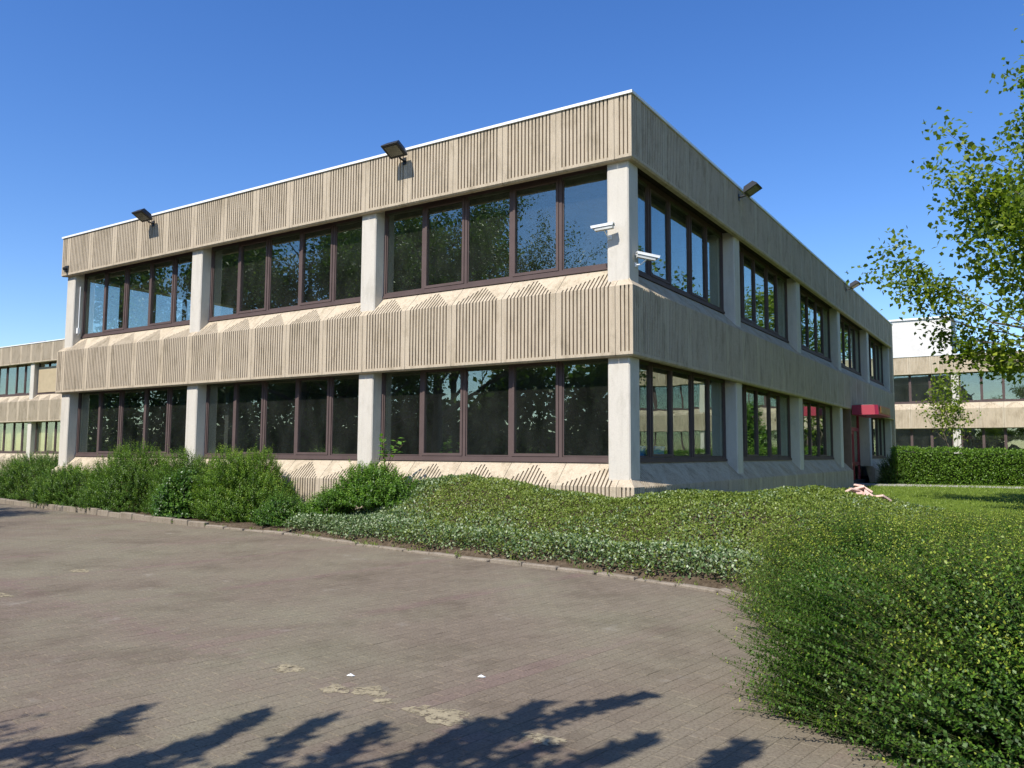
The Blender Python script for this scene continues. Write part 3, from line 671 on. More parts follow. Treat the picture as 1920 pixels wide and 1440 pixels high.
# ------------------------------------------------------------------ ground cover on the mound
def ground_cover():
    n = 560000
    X = rng.uniform(-7.2, 7.5, n); Y = rng.uniform(-5.2, 7.5, n)
    d = kerb_signed(X, Y)
    ok = (d > 0.12 + 0.05 * np.sin(X * 3.1)) & ~((X < 0.02) & (Y > 0.0)) & ~((X < -4.8) & (Y > -2.0 - (X + 4.8) * 0.0) & (X < -6.6)) & (Y < 4.0 + 1.8 * np.sin(X * 0.7) - 0.35 * X + 1.2) & (X > -6.9 + 0.25 * (Y + 2) )
    # behind: falls away to the lawn
    ok &= rng.uniform(size=n) < np.interp(Y, [2, 6], [1, 0.5])
    X, Y, d = X[ok], Y[ok], d[ok]
    thick = 0.09 + 0.20 * np.exp(-((d - 0.34) / 0.33) ** 2) + 0.035 * lump(np.column_stack([X, Y, X * 0]), 2.2) + 0.03 * lump(np.column_stack([X, Y, X * 0]), 5.1, 3)
    Z = bed_h(X, Y, d) + thick * np.where(d < 0.55, rng.uniform(0.0, 1.0, len(X)) ** 0.8, rng.uniform(0.45, 1.0, len(X)) ** 0.5)
    e = 0.05
    gx = (bed_h(X + e, Y, kerb_signed(X + e, Y)) - bed_h(X - e, Y, kerb_signed(X - e, Y))) / (2 * e); gy = (bed_h(X, Y + e, kerb_signed(X, Y + e)) - bed_h(X, Y - e, kerb_signed(X, Y - e))) / (2 * e)
    nr = norm(np.stack([-gx, -gy, np.ones_like(gx)], 1)); P_ = np.stack([X, Y, Z], 1)
    ax = norm(nr * rng.uniform(-0.1, 0.6, len(X))[:, None] + rng.normal(size=(len(X), 3)) * 0.7)
    nrm = norm(nr + rng.normal(size=(len(X), 3)) * 0.45)
    vari = np.exp(-((d - 0.35) / 0.55) ** 2) * 0.6 + np.where(X < -3.6, 0.5, 0.0) * np.exp(-((X + 5.3) / 1.6) ** 2) * 1.5 + 0.25 * lump(np.column_stack([X, Y, X * 0]), 1.7, 9)
    isv = rng.uniform(size=len(X)) < np.clip(vari, 0, 0.92)
    t = thing("ground_cover", "dense creeping evergreen spread over the sloping mound before the corner, pale edged along the kerb", "ground cover")
    del t['category']; 
    bpy.data.objects.remove(t)
    a = link("ground_cover", quads_mesh("ground_cover", leaf_quads(P_[~isv], ax[~isv], nrm[~isv], 0.037 * rng.uniform(0.6, 1.3, (~isv).sum()), 0.026), np.clip(rng.normal(0.5, 0.22, (~isv).sum()), 0, 1), L_GC)); a['kind'] = 'stuff'; a['label'] = "dense green creeping ground cover over the sloping mound before the building corner"; a['category'] = "ground cover"
    tv = np.clip(np.where(rng.uniform(size=isv.sum()) < 0.33, rng.uniform(0.75, 1.0, isv.sum()), rng.uniform(0, 0.6, isv.sum())), 0, 1)
    b2 = link("variegated_ground_cover", quads_mesh("variegated_ground_cover", leaf_quads(P_[isv], ax[isv], nrm[isv], 0.05 * rng.uniform(0.7, 1.25, isv.sum()), 0.033), tv, L_VAR)); b2['kind'] = 'stuff'; b2['label'] = "pale edged variegated creeper along the kerb and left slope of the mound"; b2['category'] = "ground cover"
ground_cover()
# lawn blades near the bed and hedge
n = 36000; X = rng.uniform(0.1, 24, n); Y = 5.5 + 17 * rng.uniform(size=n) ** 1.2
P_ = np.stack([X, Y, lawnfn(X, Y)[0]], 1); ax = np.stack([rng.normal(0, .35, n), rng.normal(0, .35, n), np.ones(n)], 1)
o = link("lawn_grass", quads_mesh("lawn_grass", leaf_quads(P_, ax, rand_dir(n), rng.uniform(0.05, 0.10, n), 0.02), rng.uniform(0.1, 0.9, n), L_GRASS)); o['kind'] = 'stuff'

# ------------------------------------------------------------------ honeysuckle shrubs at the right
def push_left(p):
    k = np.clip(-p[:, 0] / 1.2, 0, 1)[:, None]; return k * np.array([-0.95, 0.05, 0.12])
loni = dict(leafm=L_LONI, npair=12, L=0.032, W=0.021, curl=0.05)
shrub("honeysuckle_shrub", "nearest glossy small leaved shrub at the bottom right with long spiky shoots over the paving", "shrub", (6.25, -7.35, 0.0), 1.75, 1.5, 1.0, 8400, slen=(0.28, 0.5), upb=0.4, seed=21, tb=(0.0, 0.75), side_push=push_left, low=-0.35, inner=0.72, group="honeysuckle shrubs", **dict(loni, L=0.036, W=0.024))
ns = 240; th = rng.uniform(math.pi * 0.72, math.pi * 1.28, ns); bz = rng.uniform(0.12, 0.85, ns)
sb_ = np.stack([np.cos(th) * 1.62 * np.sqrt(1 - 0.45 * bz ** 2), np.sin(th) * 1.4 * np.sqrt(1 - 0.45 * bz ** 2), bz], 1)
sd_ = np.stack([-np.ones(ns), rng.normal(0, .3, ns), rng.normal(0.32, 0.12, ns)], 1); Q_, F_, ST_ = shoots(sb_, sd_, rng.uniform(0.3, 0.6, ns), 26, 0.027, 0.016, 0.04)
o = link("outer_shoots", quads_mesh("outer_shoots", Q_, np.clip(0.2 + 0.4 * F_ + rng.normal(0, .15, len(F_)), 0, 1), L_LONI), None, bpy.data.objects["honeysuckle_shrub"]); o['kind'] = 'stuff'
o = link("outer_stems", quads_mesh("outer_stems", ST_, np.zeros(len(ST_)), SHOOT), None, bpy.data.objects["honeysuckle_shrub"]); o['kind'] = 'stuff'
shrub("honeysuckle_shrub", "spiky small leaved shrub at the kerb's bend, leaning over the paving", "shrub", (4.75, -4.95, 0.1), 1.3, 1.3, 0.86, 4300, slen=(0.3, 0.55), upb=0.55, seed=22, tb=(0.1, 0.95), side_push=push_left, group="honeysuckle shrubs", **loni)
loni['npair'] = 9; loni['L'] = 0.036; loni['W'] = 0.023
shrub("honeysuckle_shrub", "yellow green small leaved shrub behind the nearest one at the right edge", "shrub", (8.0, -4.6, 0.15), 1.9, 1.9, 0.98, 3800, slen=(0.25, 0.5), upb=0.8, seed=23, tb=(0.2, 1.0), group="honeysuckle shrubs", **loni)
shrub("honeysuckle_shrub", "yellow green small leaved shrub joining the ground cover mound", "shrub", (5.0, -2.3, 0.3), 1.7, 1.5, 0.55, 3000, slen=(0.2, 0.42), upb=0.8, seed=24, tb=(0.25, 1.0), group="honeysuckle shrubs", **loni)
shrub("honeysuckle_shrub", "farthest small leaved shrub with loose shoots standing against the lawn", "shrub", (6.6, 0.5, 0.2), 2.6, 1.6, 0.62, 3200, slen=(0.2, 0.5), upb=1.0, seed=25, tb=(0.25, 1.0), group="honeysuckle shrubs", **loni)
shrub("honeysuckle_shrub", "small leaved shrub at the far right edge beside the lawn", "shrub", (10.2, -0.6, 0.2), 2.2, 2.4, 0.8, 1900, slen=(0.25, 0.5), upb=1.0, seed=26, tb=(0.25, 1.0), group="honeysuckle shrubs", **loni)

# ------------------------------------------------------------------ clipped hedge
def hedge(name, label, p0, p1, wd, h0, h1, zb, n, leafm, L=0.06, W=0.035, tb=(0.1, 0.9)):
    t = thing(name, label, "hedge", (*p0, zb)); d = np.array(p1) - np.array(p0); ln = np.linalg.norm(d); d = d / ln; s = np.array([-d[1], d[0]])
    a = rng.uniform(0, 1, n); face = rng.uniform(size=n); hh = h0 + (h1 - h0) * a
    v = rng.uniform(-1, 1, n); z = rng.uniform(0, 1, n) ** 0.9
    front = face < 0.5; topm = (face >= 0.5) & (face < 0.85); endm = face >= 0.85
    sv = np.where(front, -1.0, v); sz = np.where(topm, 1.0, z); aa = np.where(endm, 0.0, a); hh = np.where(endm, h0, hh)
    rnd = np.sqrt(np.clip(1 - (np.maximum(0, sz - 0.75) / 0.25) ** 2 * 0.5, 0, 1)); sv = sv * rnd
    jit = rng.normal(0, 0.045, (n, 3)); bul = 0.09 * lump(np.column_stack([aa * ln, sv, sz * hh]), 1.5)
    px = d[0] * (aa * ln) + s[0] * sv * (wd / 2 + bul); py = d[1] * (aa * ln) + s[1] * sv * (wd / 2 + bul)
    P_ = np.stack([px, py, sz * hh * (1 + 0.04 * lump(np.column_stack([aa * ln, sv, aa * 0]), 2))], 1) + jit
    out = np.stack([s[0] * np.where(front, -1, 0) - d[0] * endm, s[1] * np.where(front, -1, 0) - d[1] * endm, topm * 1.0], 1)
    ax = norm(out * 0.6 + rng.normal(size=(n, 3)) * 0.6 + np.array([0, 0, 0.4])); nr = norm(out + rng.normal(size=(n, 3)) * 0.5)
    o = link("foliage", quads_mesh("foliage", leaf_quads(P_, ax, nr, L * rng.uniform(.7, 1.3, n), W), np.clip(rng.normal(0.5, 0.22, n), 0, 1), leafm), None, t); o['kind'] = 'stuff'
    mb = MB(); 
    c0 = np.array([0, 0.]); 
    q = [(d * 0.15 - s * wd * 0.4), (d * (ln - .1) - s * wd * 0.4), (d * (ln - .1) + s * wd * 0.4), (d * 0.15 + s * wd * 0.4)]
    hs = [h0 - 0.12, h1 - 0.12, h1 - 0.12, h0 - 0.12]
    vs_ = [(a_[0], a_[1], 0) for a_ in q] + [(a_[0], a_[1], hz) for a_, hz in zip(q, hs)]; mb.v = vs_
    mb.f = [(0, 3, 2, 1), (4, 5, 6, 7), (0, 1, 5, 4), (1, 2, 6, 5), (2, 3, 7, 6), (3, 0, 4, 7)]
    mb.build("inner_growth", plain("hedge_core", (0.012, 0.02, 0.006), 1, 0), t)
    return t
hedge("clipped_hedge", "long clipped green hedge before the rear wing, beyond the lawn", (0.9, 24.1), (15.5, 26.6), 1.7, 1.55, 1.25, 0.28, 34000, L_SHRUB, 0.075, 0.045)
shrub("bush", "dark bush in shade between the entrance and the clipped hedge", "bush", (0.95, 23.6, 0.3), 0.75, 0.8, 1.35, 1200, L_SHRUB, (0.15, 0.3), 6, 0.06, 0.03, 0.4, seed=31, tb=(0, 0.6))

# ------------------------------------------------------------------ trees
def grow(mb, tips, p, d, ln, r_, lvl, maxl, spread=0.6, upw=0.15, segs=3, rnd=random, bias=None, nch=(2, 4)):
    pts = [p.copy()]; rad = [r_]; q = p.copy(); dd = d.copy()
    for k in range(segs):
        dd = (dd + Vector((rnd.gauss(0, .12), rnd.gauss(0, .12), rnd.gauss(0, .08) + upw * 0.3))).normalized()
        q = q + dd * ln / segs; pts.append(q.copy()); rad.append(r_ * (1 - 0.35 * (k + 1) / segs))
    mb.tube(pts, rad, 7 if lvl < 2 else (5 if lvl < 3 else 3), False)
    if lvl >= maxl - 1:
        for k in range(1, len(pts)): tips.append((pts[k].copy(), dd.copy(), lvl))
    if lvl == maxl: return
    for c_ in range(rnd.randint(*nch)):
        k = rnd.randint(max(1, segs - 1 - (lvl > 0)), segs); side = Vector((rnd.gauss(0, 1), rnd.gauss(0, 1), rnd.gauss(0, 0.6)))
        side = (side - dd * side.dot(dd)).normalized(); nd = (dd + side * rnd.uniform(spread * 0.6, spread * 1.3) + Vector((0, 0, upw)))
        if bias: nd = nd + bias * 0.25
        grow(mb, tips, pts[k], nd.normalized(), ln * rnd.uniform(0.6, 0.85), rad[k] * rnd.uniform(0.5, 0.7), lvl + 1, maxl, spread, upw, segs, rnd, bias, nch)
def leaf_clusters(tips, per, sprd, L, W, leafm, parent, seed=0, droop=0.2):
    T_ = np.array([t[0][:] for t in tips]); n = len(T_) * per
    P_ = np.repeat(T_, per, 0) + rng.normal(size=(n, 3)) * sprd * np.array([1, 1, 0.75])
    ax = norm(rng.normal(size=(n, 3)) + np.array([0, 0, -droop])); nr = norm(rng.normal(size=(n, 3)) * 0.7 + np.array([0, 0, 1.0]))
    cl = np.repeat(rng.normal(0, 0.14, len(T_)), per)
    o = link("crown", quads_mesh("crown", leaf_quads(P_, ax, nr, L * rng.uniform(.7, 1.3, n), W, 0.2), np.clip(0.55 + cl + rng.normal(0, 0.2, n), 0, 1), leafm), None, parent); o['kind'] = 'stuff'; return o
def tree(name, label, loc, height, trunk, seed, leafm, per=10, sprd=0.25, L=0.12, W=0.09, maxl=4, lean=(0, 0), group=None, limbs=7, start=0.3, reach=0.38, bias=None, spread=0.6, upw=0.15, taper=0.55, dz=0.25):
    rd = random.Random(seed); t = thing(name, label, "tree", loc, 0, group); mb = MB(); tips = []
    tp = [Vector((lean[0] * k * height, lean[1] * k * height, height * 0.85 * k)) + Vector((rd.gauss(0, .1), rd.gauss(0, .1), 0)) * (k > 0) for k in (0, 0.2, 0.4, 0.6, 0.8, 1.0)]
    mb.tube([Vector((0, 0, -0.3))] + tp, [trunk * 1.25] + [trunk * (1 - 0.75 * k / 5) for k in range(6)], 9)
    bm_ = MB()
    for k in range(limbs):
        f_ = start + (0.97 - start) * k / max(1, limbs - 1); i = min(4, int(f_ * 5)); p = tp[i].lerp(tp[i + 1], f_ * 5 - i) if f_ < 1 else tp[-1]
        a = k * 2.4 + rd.uniform(-.5, .5); ln = height * reach * (1 - taper * f_) ; d = Vector((math.cos(a), math.sin(a), dz + 0.7 * f_))
        if bias: d = d + bias * 0.5
        grow(bm_, tips, p, d.normalized(), ln, trunk * (1 - 0.75 * f_) * 0.55, 1, maxl, spread, upw, 3, rd, bias)
    mb.build("trunk", BARK, t); bm_.build("branches", BARK, t); leaf_clusters(tips, per, sprd, L, W, leafm, t)
    return t, tips
TREES = {}
t1, tp1 = tree("maple_tree", "spring green leafy tree reaching in from the right edge before the rear wing", (11.5, 10.4, 0.25), 15.5, 0.22, 5, L_TREE, 40, 0.22, 0.14, 0.11, 4, limbs=28, start=0.12, reach=0.30, bias=Vector((-0.35, -0.1, -0.05)), taper=0.62, dz=-0.02)
# the group seen in the windows: trees across the car park, behind the viewer
tree("broadleaf_tree", "tall spreading tree across the car park, mirrored in the upper corner windows", (-21, -20, 0), 14.5, 0.3, 12, L_DARK, 40, 0.26, 0.13, 0.09, 4, limbs=11, start=0.28, reach=0.40, group="trees across the car park")
tree("broadleaf_tree", "tree across the car park, mirrored in the middle upper windows", (-34, -23, 0), 16.5, 0.32, 23, L_DARK, 20, 0.5, 0.24, 0.18, 4, limbs=12, start=0.25, reach=0.40, group="trees across the car park")
tree("broadleaf_tree", "tree across the car park, farthest along the row", (-50, -25, 0), 16, 0.3, 34, L_DARK, 16, 0.6, 0.32, 0.24, 4, limbs=11, start=0.25, reach=0.4, group="trees across the car park")
tree("broadleaf_tree", "tree across the car park between the two tall spreading ones", (-26, -28, 0), 15, 0.3, 45, L_DARK, 15, 0.5, 0.28, 0.18, 4, limbs=11, start=0.25, reach=0.4, group="trees across the car park")
tree("young_tree", "smaller tree near the left edge whose shade falls on the far paving", (-18.5, -12.5, 0), 9.5, 0.16, 64, L_DARK, 22, 0.35, 0.16, 0.11, 4, limbs=10, start=0.3, reach=0.36)
for k, (x, y, hh) in enumerate(((12, 68, 16), (22, 72, 17), (33, 69, 15))):
    tree("broadleaf_tree", ("pale green tree behind the rear wing, nearest the white block", "tallest pale green tree behind the rear wing", "pale green tree behind the far end of the rear wing")[k], (x, y, 0), hh, 0.3, 50 + k, L_TREE, 8, 0.5, 0.3, 0.22, 4, limbs=9, start=0.25, reach=0.38, group="trees behind the rear wing")
shrub("bush", "tall bright green bush on the lawn, mirrored in the ground floor windows", "bush", (8.2, 36.5, 0.4), 1.5, 1.5, 4.3, 2200, L_BRIGHT, (0.4, 0.8), 6, 0.16, 0.1, 0.4, seed=41, tb=(0.2, 0.9))
# thicket behind the car park
n = 64000
X = rng.uniform(-75, 2, n); Z = rng.uniform(0, 1, n) ** 0.9; Y = -24 - 0.5 * rng.uniform(size=n) + 1.6 * lump(np.column_stack([X, Z * 4, Z]), 0.5); hh = 5.4 + 1.3 * np.sin(X * 0.31) + np.clip((-X - 28) * 0.2, 0, 4) + 0.8 * np.sin(X * 0.93)
P_ = np.stack([X, Y + 1.2 * np.sqrt(1 - Z) , Z * hh], 1) + rng.normal(size=(n, 3)) * 0.35
o = link("thicket", quads_mesh("thicket", leaf_quads(P_, rand_dir(n), norm(rng.normal(size=(n, 3)) + np.array([0, 0.6, 0.6])), rng.uniform(.28, .5, n), 0.28), np.clip(rng.normal(0.5, .25, n), 0, 1), L_DARK)); o['kind'] = 'stuff'
n = 400
mb = MB(); xs_ = np.linspace(-78, 4, 84)
for a_, b_ in zip(xs_, xs_[1:]):
    za, zb_ = [2.9 + 0.5 * math.sin(q * 0.9) + 0.35 * math.sin(q * 2.3) for q in (a_, b_)]; ya, yb = [-26.6 + 0.5 * math.sin(q * 1.3) for q in (a_, b_)]
    mb.face([(a_, ya, -0.05), (b_, yb, -0.05), (b_, yb - 0.6, zb_), (a_, ya - 0.6, za)]); mb.face([(a_, ya - 0.6, za), (b_, yb - 0.6, zb_), (b_, yb - 3, -0.05), (a_, ya - 3, -0.05)])
o = mb.build("dark_backing", plain("backing_dark_green", (0.035, 0.06, 0.015), 0.95, 0.1, 0.4, 0, 4)); o['kind'] = 'structure'  # unseen dark backing, added to close bright gaps mirrored in the windows
# sparse sapling before the rear wing
tree("sapling_tree", "thin sparse sapling standing behind the clipped hedge before the rear wing", (2.4, 29.8, 0.4), 4.3, 0.05, 77, L_TREE, 7, 0.16, 0.14, 0.1, 3, limbs=7, start=0.35, reach=0.4, upw=0.5)

# tree just behind the viewer whose branch ends shade the paving
t = thing("shade_tree", "leafy tree behind the viewer whose branch ends shade the near paving", "tree", (1.2, -17.5, 0))
mb = MB(); bm_ = MB(); base = Vector((1.2, -17.5, 0)); top = Vector((0.6, 1.8, 4.1))
mb.tube([(0, 0, -0.3), (0.1, 0.2, 1.6), (0.3, 0.6, 3.4), top], [0.22, 0.17, 0.14, 0.09], 9); mb.build("trunk", BARK, t)
SH = [((1.12, -9.93), (-0.9, 1.5), 2.2), ((1.84, -9.58), (-0.45, 1.1), 1.7), ((2.25, -9.45), (-0.4, 1.1), 1.6), ((2.62, -9.38), (-0.35, 1.0), 1.4), ((3.08, -8.95), (-0.1, 1.0), 1.4), ((3.66, -7.95), (0.5, 1.2), 1.3), ((3.18, -8.5), (-0.2, 1.1), 1.1), ((4.02, -8.7), (0.3, 1.0), 1.2), ((4.5, -8.5), (0.1, 1.0), 1.1), ((3.6, -9.1), (0.2, 0.9), 1.2), ((1.4, -10.25), (0.3, 1), 1.0), ((2.0, -10.1), (0.2, 1), 1.0)]
PP = []; AA = []
for k, ((tx, ty), dr, ln) in enumerate(SH):
    hz = 3.9 + 0.15 * math.sin(k * 2.1); tip = Vector((tx - 0.08 * hz / SUN_TAN, ty - hz / SUN_TAN, hz)); dv = Vector((dr[0], dr[1], 0.25)).normalized()
    b0_ = tip - dv * ln; tl = tip - base; bl = b0_ - base
    bm_.tube([top, top.lerp(bl, 0.6) + Vector((0, 0, 0.2)), bl, tl], [0.045, 0.03, 0.016, 0.004], 6)
    m_ = 420
    f_ = rng.uniform(0, 1, m_) ** 0.85; side = rng.normal(size=(m_, 3)) * (0.028 + 0.05 * (1 - f_))[:, None]
    PP.append(np.array(bl[:]) + np.outer(f_ * ln, np.array(dv[:])) + side); AA.append(rng.normal(size=(m_, 3)) * 0.6 + np.array(dv[:]))
for k in range(60):   # fuller growth behind the branch ends
    tx, ty = random.uniform(0.6, 4.6), random.uniform(-13.6, -10.4) ; hz = 4.2 + random.uniform(-0.4, 0.6)
    c_ = np.array([tx - 0.08 * hz / SUN_TAN - base.x, ty - hz / SUN_TAN - base.y, hz]); bm_.tube([top, Vector(c_) * 0.6 + top * 0.4 + Vector((0, 0, .2)), Vector(c_)], [0.03, 0.015, 0.004], 4)
    PP.append(c_ + rng.normal(size=(260, 3)) * 0.2); AA.append(rng.normal(size=(260, 3)))
bm_.build("branches", BARK, t); PP = np.concatenate(PP); AA = np.concatenate(AA)
o = link("crown", quads_mesh("crown", leaf_quads(PP, AA, rng.normal(size=(len(PP), 3)) + np.array([0, 0, 1]), rng.uniform(.07, .12, len(PP)), 0.06), rng.uniform(.2, .9, len(PP)), L_TREE), None, t); o['kind'] = 'stuff'

# ------------------------------------------------------------------ fixtures on the building
def floodlight(label, u, rotz, group="floodlights along the roof edge"):
    loc = (u, 0, H4 - 0.28) if rotz == 0 else (0, u, H4 - 0.28)
    t = thing("floodlight", label, "floodlight", loc, rotz, group)
    b_ = MB(); b_.box(-0.05, 0.05, -0.012, -0.001, -0.08, 0.08); b_.tube([(0, -0.01, 0), (0, -0.16, 0.02), (0, -0.2, 0.1)], 0.022, 6); b_.box(-0.2, 0.2, -0.215, -0.185, 0.07, 0.11); b_.build("bracket", BLACK, t)
    a = R(28); ax = Vector((1, 0, 0)); n_ = Vector((0, -math.sin(a), -math.cos(a))); fwd = Vector((0, -math.cos(a), math.sin(a)))
    c0 = Vector((0, -0.33, 0.17)); hb = MB(); i = 0
    for (hx, hy, z) in ((0.16, 0.12, 0.10), (0.23, 0.19, -0.03), (0.23, 0.19, -0.06)):
        for sx, sy in ((-1, -1), (1, -1), (1, 1), (-1, 1)): hb.v.append(tuple(c0 + ax * hx * sx + fwd * hy * sy - n_ * z))
    hb.f = [(8, 9, 10, 11), (3, 2, 1, 0)] + [(k, (k + 1) % 4, 4 + (k + 1) % 4, 4 + k) for k in range(4)] + [(4 + k, 4 + (k + 1) % 4, 8 + (k + 1) % 4, 8 + k) for k in range(4)]
    hd = hb.build("lamp_head", BLACK, t)
    lens = MB(); lens.obox(c0 + n_ * 0.063, ax, fwd, n_, 0.17, 0.13, 0.003); lens.build("lens", plain("dark_lens", (0.09, 0.09, 0.05), 0.15, 0.6), hd)
    return t
floodlight("black floodlight on the sunny roof edge nearest the building's left end", -14.45, 0)
floodlight("black floodlight on the sunny roof edge above the corner windows", -5.35, 0)
floodlight("black floodlight on the shaded roof edge nearest the corner", 6.3, R(90))
floodlight("black floodlight on the shaded roof edge far above the entrance", 19.6, R(90))
t = thing("small_lamp", "small dark lamp low on the roof band at the building's left end", "lamp", (-LX + 0.32, -0.001, H3 + 0.22))
b_ = MB(); b_.box(-0.09, 0.09, -0.03, 0, -0.09, 0.09); b_.tube([(0, -0.03, 0), (0, -0.12, -0.02)], 0.05, 8); b_.build("housing", BLACK, t)
def cctv(label, mount, nrm_, base_to_body, d, tilt=0.0):
    t = thing("security_camera", label, "security camera", mount, 0, "security cameras at the corner column")
    n_ = Vector(nrm_); b_ = MB(); c = Vector(base_to_body); up_ = Vector((0, 0, 1)); sx = n_.cross(up_)
    b_.obox(n_ * 0.01, sx, up_, n_, 0.04, 0.04, 0.01); b_.tube([n_ * 0.01, n_ * 0.1 + Vector((0, 0, 0)), c - Vector((0, 0, 0.05))], 0.014, 6); b_.build("bracket", WHITE, t)
    d = Vector(d).normalized(); s2 = d.cross(up_).normalized(); u3 = s2.cross(d)
    bd = MB(); bd.obox(c, d, s2, u3, 0.17, 0.045, 0.042); body = bd.build("housing", plain("camera_grey", (0.5, 0.5, 0.46), 0.5, 0.4), t)
    h_ = MB(); h_.obox(c + u3 * 0.052 + d * 0.025, d, s2, u3, 0.215, 0.062, 0.008); h_.obox(c + u3 * 0.03 + d * 0.025 + s2 * 0.058, d, s2, u3, 0.21, 0.004, 0.018); h_.obox(c + u3 * 0.03 + d * 0.025 - s2 * 0.058, d, s2, u3, 0.21, 0.004, 0.018); h_.build("sunshield", WHITE, t)
    l_ = MB(); l_.tube([c + d * 0.17, c + d * 0.185], 0.032, 10); l_.build("lens", BLACK, t)
cctv("white security camera on the sunlit face of the corner column, aimed left", (-0.50, SET, H1 + 2.22), (0, -1, 0), (-0.02, -0.2, 0.14), (-1, -0.12, -0.06))
cctv("white security camera on the shaded side of the corner column, aimed right", (-SET, 0.42, H1 + 1.72), (1, 0, 0), (0.2, 0.02, 0.13), (0.75, 0.62, -0.17))
t = thing("conduit", "thin white pipe on the left end column under the roof band", "pipe", (-LX + SET + CW + 0.02, SET + 0.15, H2 + 0.5))
b_ = MB(); b_.tube([(0.03, 0, 0), (0.03, 0, 1.5)], 0.018, 6); b_.build("pipe", WHITE, t); b_ = MB(); b_.box(0.0, 0.08, -0.05, 0.03, 0.05, 0.22); b_.build("box", WHITE, t)

# blue crates inside the corner window
for k, (y, ln, lab) in enumerate(((1.42, 0.36, "blue plastic box inside the corner window, nearest the column"), (2.2, 0.75, "longer blue plastic box inside the ground floor side window"))):
    t = thing("storage_box", lab, "storage box", (-0.72, y, KL + D + 0.02), 0, "blue boxes behind the glass")
    b_ = MB(); v = [(-.2, -ln / 2, 0), (.2, -ln / 2, 0), (.2, ln / 2, 0), (-.2, ln / 2, 0)]; w = [(x * 1.12, yy * 1.06, 0.26) for x, yy, z in v]; b_.v = v + w
    b_.f = [(0, 3, 2, 1)] + [(q, (q + 1) % 4, 4 + (q + 1) % 4, 4 + q) for q in range(4)] + [(4, 5, 6, 7)]; b_.build("tub", BLUE, t)
    l_ = MB(); l_.box(-0.24, 0.24, -ln / 2 - 0.03, ln / 2 + 0.03, 0.261, 0.30, 0.02); l_.build("lid", BLUE, t)
tb_ = thing("table", "low table inside the corner window carrying the blue boxes", "table", (-0.80, 1.9, 0.55))
b_ = MB(); b_.box(-0.3, 0.3, -0.75, 1.3, KL + D - 0.55 - 0.02, KL + D - 0.55 + 0.018); b_.build("tabletop", GREY, tb_)
for sx, sy in ((-.26, -.7), (.26, -.7), (-.26, 1.25), (.26, 1.25)):
    b_ = MB(); b_.box(sx - .02, sx + .02, sy - .02, sy + .02, 0.0, KL + D - .57); b_.build("leg", GREY, tb_)

# broken pale slabs lying on the mound
pk = plain("pinkish_slab", (0.62, 0.42, 0.34), 0.85, 0.2, 0.25, 0, 9)
t = thing("rubble_heap", "small heap of broken pinkish slabs on the mound's right shoulder", "rubble", (3.4, 1.9, 0.78))
for k in range(11):
    b_ = MB(); n_ = random.randint(4, 6); rr_ = [random.uniform(.12, .26) for _ in range(n_)]
    for z in (0, 0.035): b_.v += [(rr_[q] * math.cos(6.28 * q / n_), rr_[q] * 0.7 * math.sin(6.28 * q / n_), z) for q in range(n_)]
    b_.f = [tuple(range(n_ - 1, -1, -1)), tuple(range(n_, 2 * n_))] + [(q, (q + 1) % n_, n_ + (q + 1) % n_, n_ + q) for q in range(n_)]
    o = b_.build("slab", pk, t, (random.uniform(-.32, .32), random.uniform(-.2, .2), 0.02 * k)); o.rotation_euler = (random.gauss(0, .35), random.gauss(0, .35), random.uniform(0, 6))

# pale sand patches, scraps
sandm, nt, b = mat("dry_sand", 0.95, 0.1); nt.links.new(ramp(nt, noise(nt, wpos(nt), 12, 6, 0.7), [(0.3, (0.22, 0.185, 0.125)), (0.6, (0.34, 0.29, 0.19))]), b.inputs[0])
tr_ = N(nt, "ShaderNodeBsdfTransparent"); mx_ = N(nt, "ShaderNodeMixShader"); nt.links.new(ramp(nt, noise(nt, wpos(nt), 16, 7, 0.75), [(0.40, (0, 0, 0)), (0.52, (1, 1, 1))]), mx_.inputs[0])
nt.links.new(tr_.outputs[0], mx_.inputs[1]); nt.links.new(b.outputs[0], mx_.inputs[2]); nt.links.new(mx_.outputs[0], nt.nodes["Material Output"].inputs[0])
def px(x, y):
    t_ = CAM.z * 1518.2 / (y - 849); k = (x - 960) / 1518.2
    return CAM.x + t_ * (math.sin(yaw) + k * math.cos(yaw)), CAM.y + t_ * (math.cos(yaw) - k * math.sin(yaw))
labs = ["faint pale sand patch farthest along the row of patches", "round pale sand patch next to the tiny scrap", "oval pale sand patch between the round one and the big one", "little pale sand patch just before the oval one", "largest yellowish sand patch with a mossy rim", "small pale sand patch where the branch shadows meet", "pale spot on the paving nearest the left edge", "pale spot on the far paving at the left"]
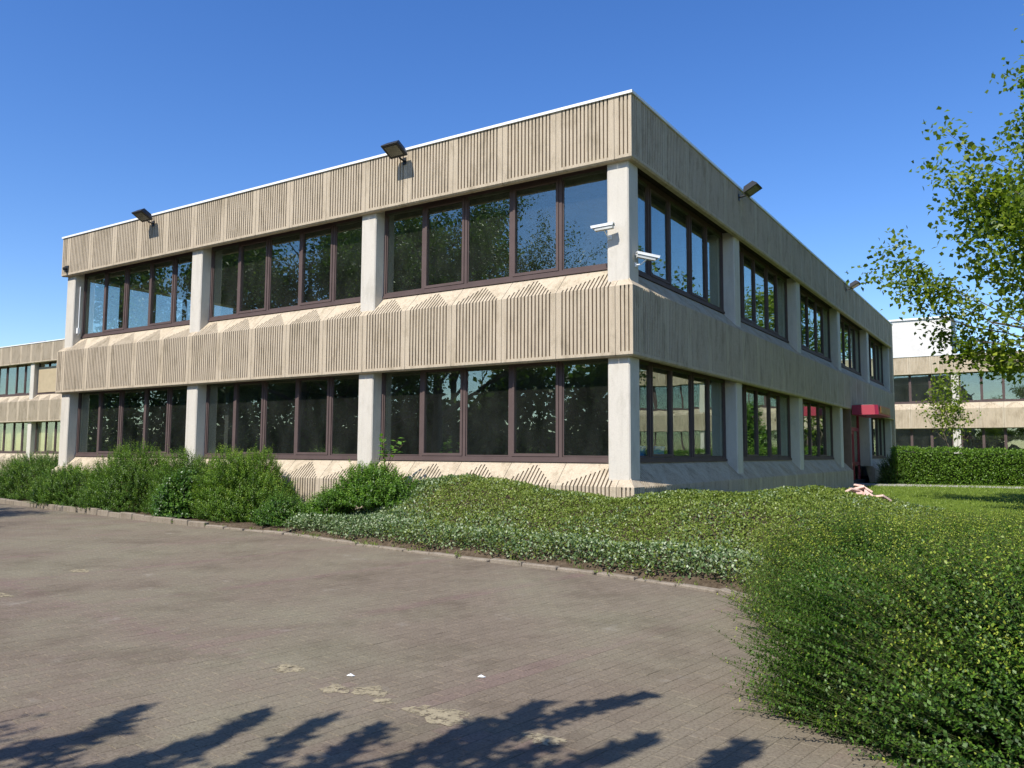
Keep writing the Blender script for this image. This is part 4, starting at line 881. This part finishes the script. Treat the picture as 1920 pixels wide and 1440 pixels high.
for k, (x, y, a, b2) in enumerate(((556, 1244, .10, .08), (641, 1280, .09, .07), (706, 1284, .11, .08), (729, 1301, .06, .04), (830, 1325, .19, .10), (1020, 1367, .10, .06), (20, 1115, .16, .08), (165, 1070, .14, .08))):
    cx_, cy_ = px(x, y); mb = MB(); n_ = 40; ring = []
    for q in range(n_):
        th = 6.283 * q / n_; rr_ = 1 + 0.16 * math.sin(3 * th + k) + 0.12 * math.sin(5 * th + 2 * k) + random.gauss(0, 0.07)
        e1 = a * rr_ * math.cos(th); e2 = b2 * rr_ * math.sin(th); ring.append((e1 * BX[0] + e2 * AX[0], e1 * BX[1] + e2 * AX[1]))
    mb.v = [(0, 0, 0.006)] + [(p[0] * .8, p[1] * .8, 0.005) for p in ring] + [(p[0] * 1.25, p[1] * 1.25, 0.0025) for p in ring]
    mb.f = [(0, 1 + q, 1 + (q + 1) % n_) for q in range(n_)] + [(1 + q, 1 + n_ + q, 1 + n_ + (q + 1) % n_, 1 + (q + 1) % n_) for q in range(n_)]
    o = mb.build("sand_patch", sandm, None, (cx_, cy_, 0)); tag(o, labs[k], "sand patch", "pale sand patches on the paving")
for k, (x, y, lab) in enumerate(((661, 1257, "tiny white paper scrap behind the row of sand patches"), (900, 1258, "white scrap alone in the middle of the paving"))):
    cx_, cy_ = px(x, y); mb = MB(); mb.v = [(0, 0, .006), (.035, .01, .012), (.038, .027, .008), (.01, .03, .014), (0, 0, .002), (.045, .01, .004), (.05, .035, .002), (.01, .03, .004)]; mb.f = [(0, 1, 2, 3), (7, 6, 5, 4), (0, 4, 5, 1), (1, 5, 6, 2), (2, 6, 7, 3), (3, 7, 4, 0)]
    tag(mb.build("paper_scrap", WHITE, None, (cx_, cy_, 0.002)), lab, "litter", "white scraps on the paving")
# weeds along the kerb and in the joints
P_ = []
for k in range(260):
    i = random.randint(0, len(KC) - 1); c_ = KC[i] + np.array([random.gauss(0, .07), random.gauss(0.05, .08)])
    if -12 < c_[0] < 4.3: P_.append(np.column_stack([np.tile(c_, (9, 1)) + rng.normal(size=(9, 2)) * 0.025, np.full(9, 0.03)]))
P_ = np.concatenate(P_); n = len(P_)
o = link("weeds", quads_mesh("weeds", leaf_quads(P_, rng.normal(size=(n, 3)) * .5 + np.array([0, 0, 1]), rand_dir(n), rng.uniform(.02, .09, n), 0.012), rng.uniform(0, 1, n), L_GRASS)); o['kind'] = 'stuff'
